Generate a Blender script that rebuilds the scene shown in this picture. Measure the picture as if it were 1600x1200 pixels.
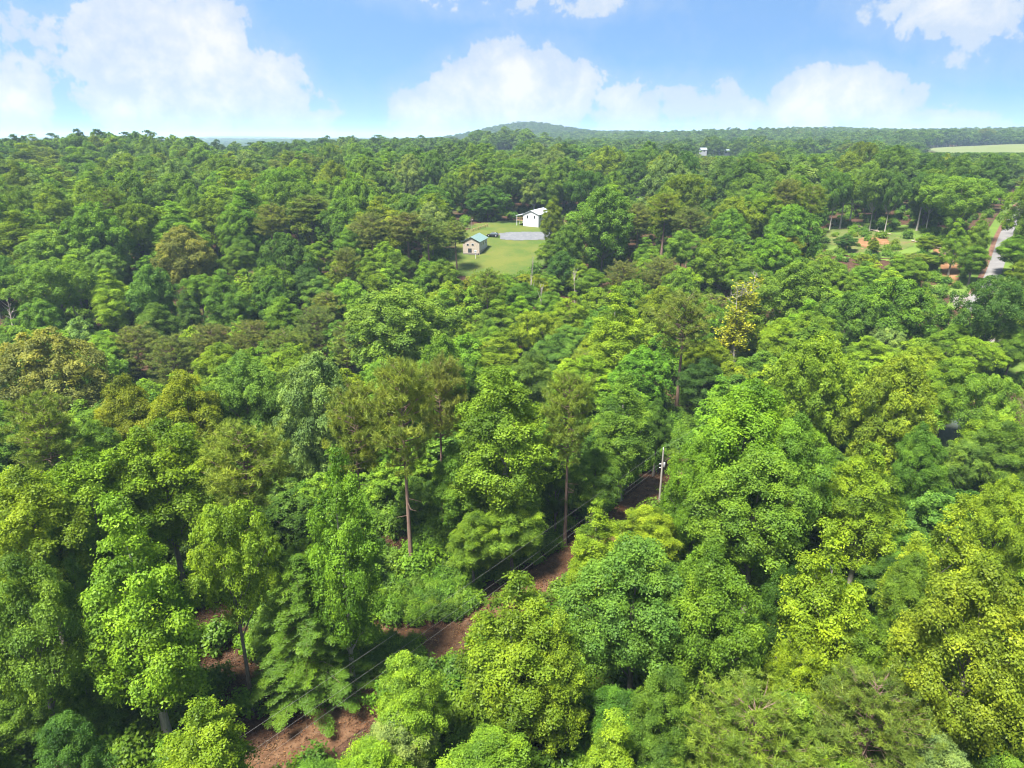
import bpy, bmesh, math, random
import numpy as np
from mathutils import Vector, Matrix

random.seed(7)
RNG = np.random.default_rng(11)
sc = bpy.context.scene
COL = sc.collection
for o in list(bpy.data.objects):
    bpy.data.objects.remove(o)

# ------------------------------------------------------------------ camera
CAM_Z, FPX, HORIZON = 52.0, 1101.0, 215.0          # photo is 1600 x 1200
PITCH = math.atan((600 - HORIZON) / FPX)
cam_d = bpy.data.cameras.new('camera')
cam = bpy.data.objects.new('camera', cam_d)
COL.objects.link(cam)
cam.location = (0, 0, CAM_Z)
cam.rotation_euler = (math.pi / 2 - PITCH, 0, 0)
cam_d.sensor_width = 36.0
cam_d.lens = 36.0 * FPX / 1600.0
cam_d.clip_start = 0.5
cam_d.clip_end = 40000
sc.camera = cam

# ------------------------------------------------------------------ sun, sky, exposure
SUN_EL, SUN_AZ = math.radians(62), math.radians(-138)   # azimuth from +Y towards +X: behind and left of the camera
SUN_STRENGTH, SUN_ANGLE = 3.9, math.radians(12)
SKY_STRENGTH = 0.0645
EXPOSURE = 2.35
sun_d = bpy.data.lights.new('sun', 'SUN')
sun_d.energy = SUN_STRENGTH
sun_d.angle = SUN_ANGLE
sun_d.color = (1.0, 0.95, 0.86)
sun = bpy.data.objects.new('sun', sun_d)
COL.objects.link(sun)
sdir = Vector((math.sin(SUN_AZ) * math.cos(SUN_EL), math.cos(SUN_AZ) * math.cos(SUN_EL), math.sin(SUN_EL)))
sun.rotation_euler = sdir.to_track_quat('Z', 'Y').to_euler()

sc.view_settings.view_transform = 'Standard'
sc.view_settings.look = 'None'
sc.view_settings.exposure = EXPOSURE
sc.view_settings.gamma = 1.0
sc.view_settings.use_curve_mapping = False
cy = sc.cycles
cy.use_denoising = True
cy.max_bounces = 7
cy.diffuse_bounces = 5
cy.glossy_bounces = 2
cy.transmission_bounces = 5
cy.transparent_max_bounces = 6
cy.volume_bounces = 0
cy.use_fast_gi = False
cy.filter_width = 1.1
cy.pixel_filter_type = 'BLACKMAN_HARRIS'
cy.caustics_reflective = False
cy.caustics_refractive = False


class NT:
    """small helper to write node trees"""
    def __init__(self, tree):
        self.t = tree
        tree.nodes.clear()

    def n(self, typ, **kw):
        nd = self.t.nodes.new(typ)
        for k, v in kw.items():
            setattr(nd, k, v)
        return nd

    def l(self, a, b):
        self.t.links.new(a, b)

    def val(self, sock, v):
        if hasattr(v, 'is_output') or isinstance(v, bpy.types.NodeSocket):
            self.l(v, sock)
        else:
            sock.default_value = v

    def m(self, op, a, b=0.0, c=0.0, clamp=False):
        nd = self.n('ShaderNodeMath', operation=op, use_clamp=clamp)
        self.val(nd.inputs[0], a)
        self.val(nd.inputs[1], b)
        self.val(nd.inputs[2], c)
        return nd.outputs[0]

    def mix(self, f, a, b, blend='MIX'):
        nd = self.n('ShaderNodeMix', data_type='RGBA', blend_type=blend)
        self.val(nd.inputs[0], f)
        self.val(nd.inputs[6], a)
        self.val(nd.inputs[7], b)
        return nd.outputs[2]

    def noise(self, vec, scale, detail=4, rough=0.55, dist=0.0, dim='3D'):
        nd = self.n('ShaderNodeTexNoise', noise_dimensions=dim)
        if vec is not None:
            self.l(vec, nd.inputs['Vector'])
        nd.inputs['Scale'].default_value = scale
        nd.inputs['Detail'].default_value = detail
        nd.inputs['Roughness'].default_value = rough
        nd.inputs['Distortion'].default_value = dist
        return nd

    def ramp(self, f, stops):
        nd = self.n('ShaderNodeValToRGB')
        el = nd.color_ramp.elements
        while len(el) < len(stops):
            el.new(0.5)
        for e, (p, c) in zip(el, stops):
            e.position = p
            e.color = (*c, 1) if len(c) == 3 else c
        self.val(nd.inputs[0], f)
        return nd.outputs[0]

    def smooth(self, x, a, b):
        nd = self.n('ShaderNodeMapRange', interpolation_type='SMOOTHSTEP')
        self.val(nd.inputs[0], x)
        nd.inputs[1].default_value = a
        nd.inputs[2].default_value = b
        return nd.outputs[0]


world = bpy.data.worlds.new('World')
sc.world = world
world.use_nodes = True
W = NT(world.node_tree)
tc = W.n('ShaderNodeTexCoord')
D = tc.outputs['Generated']
sep = W.n('ShaderNodeSeparateXYZ')
W.l(D, sep.inputs[0])
dx, dy, dz = sep.outputs
# the sky is sampled a little higher than looked at, so that it turns blue low over the horizon as on this clear day
zz = W.m('MULTIPLY', dz, 3.6)
zz = W.m('ADD', zz, 0.34)
comb = W.n('ShaderNodeCombineXYZ')
W.l(dx, comb.inputs[0]); W.l(dy, comb.inputs[1]); W.l(zz, comb.inputs[2])
nrm = W.n('ShaderNodeVectorMath', operation='NORMALIZE')
W.l(comb.outputs[0], nrm.inputs[0])
sky = W.n('ShaderNodeTexSky', sky_type='NISHITA')
sky.sun_disc = False
sky.sun_elevation = SUN_EL
sky.sun_rotation = SUN_AZ
sky.altitude = 200
sky.air_density = 1.0
sky.dust_density = 0.6
sky.ozone_density = 1.2
W.l(nrm.outputs[0], sky.inputs['Vector'])
hs = W.n('ShaderNodeHueSaturation')
hs.inputs['Saturation'].default_value = 1.08
hs.inputs['Hue'].default_value = 0.492
hs.inputs['Value'].default_value = 1.06
W.l(sky.outputs[0], hs.inputs['Color'])
# clouds: cumulus banks by azimuth / elevation (degrees)
az = W.m('MULTIPLY', W.m('ARCTAN2', dx, dy), 180 / math.pi)
el = W.m('MULTIPLY', W.m('ARCSINE', dz), 180 / math.pi)
n1 = W.noise(D, 16.0, 10, 0.62, 0.35).outputs[0]
n2 = W.noise(D, 5.0, 5, 0.55, 0.3).outputs[0]
n3 = W.noise(D, 46.0, 4, 0.6, 0.2).outputs[0]


def pix_dir(u, v):
    a = math.atan((600 - v) / FPX) - PITCH
    x = (u - 800) / math.hypot(FPX, 600 - v)
    d = Vector((x, math.cos(a), math.sin(a))).normalized()
    return math.degrees(math.atan2(d.x, d.y)), math.degrees(math.asin(d.z))


# (u, v, half width px, half height px, strength)
CLOUDS = [
    (215, 75, 85, 95, 1.0), (300, 60, 75, 70, .9), (190, 150, 70, 70, .9), (300, 140, 130, 75, 1.05), (400, 145, 80, 55, .95), (460, 185, 80, 50, .75),
    (250, 20, 55, 45, .8),
    (35, 150, 60, 55, .8), (50, 45, 60, 22, .35),
    (670, 185, 55, 45, .95), (810, 130, 75, 52, 1.0), (760, 165, 80, 55, 1.0), (860, 165, 75, 50, .8), (980, 180, 110, 38, .7), (1060, 165, 45, 35, .75), (1120, 180, 80, 35, .6),
    (1310, 150, 75, 42, 1.05), (1265, 170, 65, 40, 1.0), (1370, 165, 70, 40, .95), (1470, 188, 90, 26, .7),
    (1480, 2, 110, 38, .75), (1570, 25, 80, 42, .7), (1560, 85, 70, 22, .25), (860, 4, 60, 12, .16), (710, 2, 50, 10, .16),
]
field = None
for (u, v, hw, hh, s) in CLOUDS:
    a0, e0 = pix_dir(u, v)
    ra = hw / 1101 * 57.3 * math.cos(math.radians(a0)) ** 2
    re = hh / 1101 * 57.3 * 0.95
    p = W.m('POWER', W.m('DIVIDE', W.m('SUBTRACT', az, a0), ra), 2)
    q = W.m('POWER', W.m('DIVIDE', W.m('SUBTRACT', el, e0), re), 2)
    b = W.m('MULTIPLY', W.m('SUBTRACT', 1.55, W.m('ADD', p, q)), s)
    field = b if field is None else W.m('SMOOTH_MAX', field, b, 0.35)
# fair weather cumulus everywhere else: the same kind of puffs, by noise alone
mp = W.n('ShaderNodeMapping')
mp.inputs['Scale'].default_value = (1, 1, 2.2)
W.l(D, mp.inputs[0])
gen = W.noise(mp.outputs[0], 2.6, 6, 0.55, 0.2).outputs[0]
genf = W.m('MULTIPLY', W.m('SUBTRACT', gen, 0.475), 7.0)
behind = W.smooth(W.m('ABSOLUTE', az), 44, 60)
above = W.smooth(el, 13, 22)
outside = W.m('MAXIMUM', behind, above)
field = W.m('MAXIMUM', W.m('MAXIMUM', field, -1.5), W.m('SUBTRACT', W.m('MULTIPLY', W.m('ADD', genf, 2.0), outside), 2.0))
dens = W.m('ADD', field, W.m('ADD', W.m('MULTIPLY', W.m('SUBTRACT', n1, 0.5), 4.2), W.m('ADD', W.m('MULTIPLY', W.m('SUBTRACT', n2, 0.5), 2.0), W.m('MULTIPLY', W.m('SUBTRACT', n3, 0.5), 2.0))))
mask = W.smooth(dens, 0.05, 0.62)
veil = W.m('MULTIPLY', W.smooth(dens, -1.8, 1.0), 0.28)
mask = W.m('MAXIMUM', W.m('MULTIPLY', mask, 0.93), veil)
# clouds thin out into the haze right over the horizon
mask = W.m('MULTIPLY', mask, W.m('ADD', 0.5, W.m('MULTIPLY', W.smooth(el, -0.5, 2.2), 0.5)))
n4 = W.noise(D, 11.0, 6, 0.6, 0.5).outputs[0]
shade_ = W.m('ADD', W.smooth(dens, 0.2, 3.2), W.m('MULTIPLY', W.m('SUBTRACT', n4, 0.5), 1.5))
ccol = W.ramp(shade_, [(0.0, (0.66, 0.77, 0.93)), (0.35, (0.82, 0.88, 0.96)), (0.7, (0.99, 0.99, 0.99))])
CLOUD_RAD = 0.196 / SKY_STRENGTH
cc = W.mix(1.0, ccol, (CLOUD_RAD, CLOUD_RAD, CLOUD_RAD, 1), 'MULTIPLY')
final = W.mix(mask, hs.outputs[0], cc)
bg = W.n('ShaderNodeBackground')
bg.inputs['Strength'].default_value = SKY_STRENGTH
W.l(final, bg.inputs['Color'])
wo = W.n('ShaderNodeOutputWorld')
W.l(bg.outputs[0], wo.inputs['Surface'])
world.cycles.sampling_method = 'MANUAL'
world.cycles.sample_map_resolution = 512

# ------------------------------------------------------------------ pixel <-> place
CP, SP = math.cos(PITCH), math.sin(PITCH)


def project(P):
    P = np.asarray(P, float)
    x, y, z = P[..., 0], P[..., 1], P[..., 2] - CAM_Z
    depth = y * CP - z * SP
    up = y * SP + z * CP
    dd = np.maximum(depth, 1e-3)
    return 800 + FPX * x / dd, 600 - FPX * up / dd, depth


def ray(u, v):
    a, b = (u - 800) / FPX, (600 - v) / FPX
    d = np.array([a, CP + b * SP, -SP + b * CP])
    return d


# ------------------------------------------------------------------ terrain height
_rt = np.arange(0, 12000, 4.0)
_prof = np.interp(_rt, [0, 95, 135, 175, 215, 245, 300, 400, 600, 800, 1200, 1800, 2600, 4000, 12000],
                  [0, 0, -3, -3, 6, 12, 16, 20.5, 20, 22, 25, 25, 25, 22, 30])
_k = np.ones(9) / 9
_prof = np.convolve(np.pad(_prof, 4, mode='edge'), _k, mode='valid')
BUMPS = [(205, 600, 9, 100, 100), (230, 2200, -15, 240, 900), (640, 2300, -5, 120, 700), (-60, 600, 5, 90, 120), (390, 1700, -10, 90, 600), (620, 900, 6, 110, 250),
         (830, 2300, 46, 58, 260), (760, 2250, 8, 40, 200), (1120, 1900, 17, 150, 450), (1560, 2000, 19, 200, 450), (1320, 1900, 12, 110, 400), (960, 1900, 9, 70, 300),
         (1580, 1180, 9, 110, 160), (380, 8000, 16, 60, 700), (1590, 128, -3.0, 90, 22),
         (1130, 790, 9, 60, 60), (789, 830, 11, 40, 60), (1271, 810, 9, 40, 60)]


def g(x, y):
    x = np.asarray(x, float); y = np.asarray(y, float)
    r = np.hypot(x, y)
    h = np.interp(r, _rt, _prof)
    azm = np.arctan2(x, y)
    uu = 800 + FPX * np.tan(np.clip(azm, -1.2, 1.2))
    for (bu, br, amp, su, sr) in BUMPS:
        h = h + amp * np.exp(-((uu - bu) / su) ** 2 / 2 - ((r - br) / sr) ** 2 / 2)
    w = np.clip((r - 60) / 240, 0, 1)
    h = h + w * (1.3 * np.sin(x * 0.021 + 1.0) * np.sin(y * 0.017) + 2.0 * np.sin(x * 0.006 + y * 0.004))
    h = h + np.clip((r - 340) / 300, 0, 1) * 4.5 * np.sin(x * 0.011 + 1.0) * np.sin(y * 0.008 + 0.6)
    h = h + np.clip((r - 700) / 1500, 0, 1) * 4.0 * np.sin(x * 0.0043 + 2) * np.cos(y * 0.0031)
    return h


_tt = np.concatenate([np.arange(15, 500, 0.5), np.arange(500, 9000, 4.0)])


def hit(u, v, h=0.0):
    """the place where the line of sight through (u, v) comes down to h above the ground"""
    d = ray(u, v)
    P = d[None, :] * _tt[:, None]
    z = CAM_Z + P[:, 2]
    below = z <= g(P[:, 0], P[:, 1]) + h
    i = int(np.argmax(below)) if below.any() else len(_tt) - 1
    return np.array([P[i, 0], P[i, 1], z[i]])


# ------------------------------------------------------------------ mesh helpers
def new_mesh(name, verts, faces_flat, face_sizes, mats, mat_index=None, attrs=None, smooth=None):
    me = bpy.data.meshes.new(name)
    verts = np.asarray(verts, np.float32)
    faces_flat = np.asarray(faces_flat, np.int32)
    face_sizes = np.asarray(face_sizes, np.int32)
    me.vertices.add(len(verts))
    me.vertices.foreach_set('co', verts.ravel())
    me.loops.add(len(faces_flat))
    me.loops.foreach_set('vertex_index', faces_flat)
    me.polygons.add(len(face_sizes))
    starts = np.zeros(len(face_sizes), np.int32)
    starts[1:] = np.cumsum(face_sizes)[:-1]
    me.polygons.foreach_set('loop_start', starts)
    for m_ in mats:
        me.materials.append(m_)
    if mat_index is not None:
        me.polygons.foreach_set('material_index', np.asarray(mat_index, np.int32))
    me.update(calc_edges=True)
    if smooth is not None:
        me.polygons.foreach_set('use_smooth', np.asarray(smooth, bool))
    if attrs:
        for k, a in attrs.items():
            at = me.attributes.new(k, 'FLOAT', 'POINT')
            at.data.foreach_set('value', np.asarray(a, np.float32))
    return me


class Geo:
    """collects quads and triangles as numpy blocks"""
    def __init__(self):
        self.v, self.f, self.s, self.mi, self.a, self.sm = [], [], [], [], [], []
        self.n = 0

    def add(self, verts, faces, mi=0, attr=None, smooth=False):
        verts = np.asarray(verts, float).reshape(-1, 3)
        faces = np.asarray(faces, int)
        self.v.append(verts)
        self.f.append((faces + self.n).ravel())
        self.s.append(np.full(len(faces), faces.shape[1]))
        self.mi.append(np.full(len(faces), mi))
        self.sm.append(np.full(len(faces), smooth))
        self.a.append(np.zeros(len(verts)) if attr is None else attr)
        self.n += len(verts)

    def join(self, other, mi):
        for v, f, s, a, sm in zip(other.v, other.f, other.s, other.a, other.sm):
            self.v.append(v); self.f.append(f + self.n); self.s.append(s); self.a.append(a); self.sm.append(sm)
            self.mi.append(np.full(len(s), mi))
        self.n += other.n

    def tube(self, pts, rad, sides=6, mi=0, cap=True):
        pts = np.asarray(pts, float); rad = np.asarray(rad, float)
        k = len(pts)
        tang = np.gradient(pts, axis=0)
        tang /= np.linalg.norm(tang, axis=1)[:, None] + 1e-9
        ref = np.array([0.31, 0.95, 0.05]) if abs(tang[0][2]) > 0.7 else np.array([0, 0, 1.0])
        a1 = np.cross(tang, ref); a1 /= np.linalg.norm(a1, axis=1)[:, None] + 1e-9
        a2 = np.cross(tang, a1)
        th = np.linspace(0, 2 * math.pi, sides, endpoint=False)
        V = pts[:, None, :] + rad[:, None, None] * (np.cos(th)[None, :, None] * a1[:, None, :] + np.sin(th)[None, :, None] * a2[:, None, :])
        F = []
        for i in range(k - 1):
            for j in range(sides):
                j2 = (j + 1) % sides
                F.append((i * sides + j, i * sides + j2, (i + 1) * sides + j2, (i + 1) * sides + j))
        self.add(V.reshape(-1, 3), F, mi, smooth=True)

    def box(self, c, s, rz=0.0, mi=0):
        c = np.asarray(c, float); hx, hy, hz = np.asarray(s, float) / 2
        P = np.array([[-hx, -hy, -hz], [hx, -hy, -hz], [hx, hy, -hz], [-hx, hy, -hz], [-hx, -hy, hz], [hx, -hy, hz], [hx, hy, hz], [-hx, hy, hz]])
        ca, sa = math.cos(rz), math.sin(rz)
        R = np.array([[ca, -sa, 0], [sa, ca, 0], [0, 0, 1]])
        self.add(P @ R.T + c, [(0, 3, 2, 1), (4, 5, 6, 7), (0, 1, 5, 4), (1, 2, 6, 5), (2, 3, 7, 6), (3, 0, 4, 7)], mi)

    def mesh(self, name, mats):
        return new_mesh(name, np.concatenate(self.v), np.concatenate(self.f), np.concatenate(self.s), mats,
                        np.concatenate(self.mi), {'leafvar': np.concatenate(self.a)}, np.concatenate(self.sm))


def link(name, data, parent=None, loc=None):
    o = bpy.data.objects.new(name, data)
    COL.objects.link(o)
    if parent is not None:
        o.parent = parent
    if loc is not None:
        o.location = loc
    return o


def tag(o, label=None, cat=None, group=None, kind=None):
    if label: o['label'] = label
    if cat: o['category'] = cat
    if group: o['group'] = group
    if kind: o['kind'] = kind
    return o


# ------------------------------------------------------------------ materials
def material(name):
    m_ = bpy.data.materials.new(name)
    m_.use_nodes = True
    return m_, NT(m_.node_tree)


def out(N, shader, vol=None):
    o = N.n('ShaderNodeOutputMaterial')
    if shader is not None: N.l(shader, o.inputs['Surface'])
    if vol is not None: N.l(vol, o.inputs['Volume'])
    return o


def principled(N, color, rough=0.7, spec=0.3, bump=None, metal=0.0):
    p = N.n('ShaderNodeBsdfPrincipled')
    N.val(p.inputs['Base Color'], color)
    N.val(p.inputs['Roughness'], rough)
    p.inputs['Specular IOR Level'].default_value = spec
    p.inputs['Metallic'].default_value = metal
    if bump is not None: N.l(bump, p.inputs['Normal'])
    return p


def leaf_material(name, trans=0.42, warm=0.5, gloss=0.007):
    m_, N = material(name)
    at = N.n('ShaderNodeAttribute', attribute_type='INSTANCER', attribute_name='tint')
    lv = N.n('ShaderNodeAttribute', attribute_type='GEOMETRY', attribute_name='leafvar')
    k = N.m('ADD', N.m('MULTIPLY', lv.outputs['Fac'], 0.75), 0.62)
    col = N.n('ShaderNodeVectorMath', operation='SCALE')
    N.l(at.outputs['Color'], col.inputs[0]); N.l(k, col.inputs['Scale'])
    # fresher leaves lean to yellow, older ones to blue green
    warmc = N.mix(N.m('MULTIPLY', lv.outputs['Fac'], warm), (0.86, 0.98, 1.05, 1), (1.30, 1.12, 0.7, 1))
    c = N.mix(1.0, col.outputs[0], warmc, 'MULTIPLY')
    # boughs differ a little from each other in every crown
    tco = N.n('ShaderNodeTexCoord')
    bn = N.noise(tco.outputs['Object'], 0.33, 3, 0.6).outputs[0]
    bough = N.ramp(bn, [(0.32, (0.74, 0.80, 1.0)), (0.5, (1.0, 1.0, 1.0)), (0.68, (1.28, 1.16, 0.95))])
    c = N.mix(1.0, c, bough, 'MULTIPLY')
    tcol = N.mix(1.0, c, (1.35, 1.35, 0.55, 1), 'MULTIPLY')
    d = N.n('ShaderNodeBsdfDiffuse'); N.l(c, d.inputs[0])
    t = N.n('ShaderNodeBsdfTranslucent'); N.l(tcol, t.inputs[0])
    mx = N.n('ShaderNodeMixShader'); mx.inputs[0].default_value = trans
    N.l(d.outputs[0], mx.inputs[1]); N.l(t.outputs[0], mx.inputs[2])
    gl = N.n('ShaderNodeBsdfGlossy'); gl.inputs['Roughness'].default_value = 0.42
    gl.inputs[0].default_value = (0.8, 0.85, 0.8, 1)
    m2 = N.n('ShaderNodeMixShader'); m2.inputs[0].default_value = gloss
    N.l(mx.outputs[0], m2.inputs[1]); N.l(gl.outputs[0], m2.inputs[2])
    out(N, m2.outputs[0])
    return m_


def bark_material(name, c1, c2, scale=6.0):
    m_, N = material(name)
    tcn = N.n('ShaderNodeTexCoord')
    mpn = N.n('ShaderNodeMapping'); mpn.inputs['Scale'].default_value = (1, 1, 0.25)
    N.l(tcn.outputs['Object'], mpn.inputs[0])
    f = N.noise(mpn.outputs[0], scale, 5, 0.65).outputs[0]
    col = N.ramp(f, [(0.3, c1), (0.7, c2)])
    bp = N.n('ShaderNodeBump'); bp.inputs['Strength'].default_value = 0.5; bp.inputs['Distance'].default_value = 0.05
    N.l(f, bp.inputs['Height'])
    out(N, principled(N, col, 0.9, 0.15, bp.outputs[0]).outputs[0])
    return m_


M_LEAF = leaf_material('broad_leaf')
M_NEEDLE = leaf_material('needle', 0.22, 0.35, 0.01)
M_BARK = bark_material('bark_grey', (0.07, 0.06, 0.05), (0.17, 0.15, 0.125))
M_BARK_PINE = bark_material('bark_pine', (0.085, 0.055, 0.042), (0.20, 0.135, 0.105))
M_BARK_PALE = bark_material('bark_pale', (0.17, 0.155, 0.13), (0.33, 0.305, 0.265))


def simple(name, color, rough=0.7, spec=0.3, var=0.15, scale=3.0, metal=0.0, bump=0.0):
    m_, N = material(name)
    tcn = N.n('ShaderNodeTexCoord')
    f = N.noise(tcn.outputs['Object'], scale, 5, 0.6).outputs[0]
    lo = tuple(c * (1 - var) for c in color); hi = tuple(min(1, c * (1 + var)) for c in color)
    col = N.ramp(f, [(0.3, lo), (0.7, hi)])
    bn = None
    if bump:
        b = N.n('ShaderNodeBump'); b.inputs['Strength'].default_value = bump; b.inputs['Distance'].default_value = 0.05
        N.l(f, b.inputs['Height']); bn = b.outputs[0]
    out(N, principled(N, col, rough, spec, bn, metal).outputs[0])
    return m_


# ------------------------------------------------------------------ tree shapes (nominal: 20 m high, crown 10 m wide)
PROFILES = {
    'round': ([0, .12, .35, .6, .82, 1], [.45, .82, 1, .95, .66, .18]),
    'oval': ([0, .12, .35, .6, .82, 1], [.5, .82, 1, .86, .56, .12]),
    'cone': ([0, .1, .3, .55, .8, 1], [.7, .95, 1, .74, .40, .06]),
    'flat': ([0, .2, .45, .7, .88, 1], [.25, .7, 1, 1, .8, .3]),
}


def unit(v):
    return v / (np.linalg.norm(v, axis=-1, keepdims=True) + 1e-9)


def leaf_quads(P, N_, size, rng, aspect=0.6, fold=0.18):
    """one folded diamond leaf at each P, facing N_"""
    n = len(P)
    r = unit(rng.normal(size=(n, 3)))
    t = unit(np.cross(N_, r))
    b = np.cross(N_, t)
    s = (size * rng.uniform(0.7, 1.3, n))[:, None]
    tip = P + t * s * 0.5 - N_ * s * 0.10
    base = P - t * s * 0.5
    le = P + b * s * 0.5 * aspect - N_ * s * fold * 0.5 + t * s * 0.05
    ri = P - b * s * 0.5 * aspect - N_ * s * fold * 0.5 + t * s * 0.05
    V = np.stack([base, ri, tip, le], axis=1).reshape(-1, 3)
    F = np.arange(n * 4).reshape(n, 4)
    return V, F


def broadleaf(seed, profile='round', H=20.0, R=5.0, base=0.30, n_lobes=44, sprays=34, leaves=15, leaf=0.36, lobe=(0.22, 0.36), spray_r=0.36, trunk_sides=7, limbs=18, bark=0.0):
    rng = np.random.default_rng(seed)
    pt, pr = PROFILES[profile]
    zb, zt = H * base, H
    # lobes
    C, L = [], []
    lean = rng.normal(0, 0.25, 2)
    tries = 0
    skew = 1 + 0.22 * np.sin(np.arange(3) + rng.uniform(0, 6, 3))
    while len(C) < n_lobes and tries < 6000:
        tries += 1
        t = rng.uniform(0.02, 1) ** 0.8
        lr = R * rng.uniform(*lobe) * (0.8 if t > 0.85 else 1.0)
        ph = rng.uniform(0, 2 * math.pi)
        rim = np.interp(t, pt, pr) * R * (1 + 0.16 * math.sin(2 * ph + skew[0] * 5) + 0.12 * math.sin(3 * ph + skew[1] * 9))
        q = rng.uniform(0, 1) ** 0.45
        rad = max(0.0, rim - lr * 0.85) * q
        c = np.array([rad * math.cos(ph) + lean[0] * t, rad * math.sin(ph) + lean[1] * t, min(zb + t * (zt - zb), zt - lr * 0.6)])
        if C:
            dd = np.linalg.norm((np.array(C) - c) * np.array([1, 1, 1.05]), axis=1)
            if (dd < 0.62 * (np.array(L) + lr)).any():
                continue
        C.append(c); L.append(lr)
    C = np.array(C); L = np.array(L)
    nl = len(C)
    cen = np.array([0, 0, zb + 0.42 * (zt - zb)])
    # sprays on each lobe, most on the side that sees the sky
    ns = (sprays * (L / L.mean()) ** 2).astype(int) + 3
    idx = np.repeat(np.arange(nl), ns)
    outw = unit(C - cen)[idx]
    d = unit(rng.normal(size=(len(idx), 3)) + outw * 0.75 + np.array([0, 0, 0.55]))
    rr = L[idx][:, None] * (rng.uniform(0.55, 1.1, (len(idx), 1)))
    S = C[idx] + d * rr * np.array([1.02, 1.02, 0.98])
    S[:, 2] = np.maximum(S[:, 2], zb - 1.0)
    nrm_ = unit(d * 0.9 + np.array([0, 0, 0.5]) + rng.normal(0, 0.32, d.shape))
    lobe_var = rng.normal(0, 0.21, nl)[idx]
    spray_var = rng.uniform(0, 1, len(S)) * 0.55
    # leaves on each spray
    j = np.repeat(np.arange(len(S)), leaves)
    off = rng.normal(0, 1, (len(j), 3))
    nn = nrm_[j]
    off -= nn * (off * nn).sum(1, keepdims=True) * 0.62
    rad = np.linalg.norm(off, axis=1, keepdims=True)
    P = S[j] + off * spray_r * 0.62 - nn * (rad ** 2) * spray_r * 0.10
    ln = unit(nn + rng.normal(0, 0.42, nn.shape) + off * 0.18)
    V, F = leaf_quads(P, ln, leaf, rng)
    var = np.clip(0.22 + lobe_var[j] + spray_var[j] + rng.uniform(-0.22, 0.22, len(j)), 0, 1)
    crown = Geo()
    crown.add(V, F, 0, np.repeat(var, 4))
    # wood
    wood = Geo()
    top = zb + 0.72 * (zt - zb)
    zs = np.linspace(-0.6, top, 9)
    tr = 0.34 * (1 - 0.86 * np.clip(zs / top, 0, 1) ** 0.9); tr[0] *= 1.5; tr[1] *= 1.05
    wob = np.stack([np.sin(zs * 0.35 + seed) * 0.18 * np.clip(zs / 8, 0, 1), np.cos(zs * 0.3 + seed * 2) * 0.18 * np.clip(zs / 8, 0, 1), zs], 1)
    wood.tube(wob, tr, trunk_sides)
    order = np.argsort(-L)[:limbs]
    for i in order:
        c = C[i]
        z0 = np.clip(c[2] - 1.2 * np.hypot(c[0], c[1]) - 0.5, zb * 0.75, top * 0.97)
        p0 = np.array([np.interp(z0, zs, wob[:, 0]), np.interp(z0, zs, wob[:, 1]), z0])
        md = p0 * 0.45 + c * 0.55 + np.array([0, 0, 0.35])
        r0 = np.interp(z0, zs, tr) * 0.55
        wood.tube(np.array([p0, md, c, c + unit(c - md) * L[i] * 0.55]), [r0, r0 * 0.62, r0 * 0.35, 0.02], 4)
    return crown, wood


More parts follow.
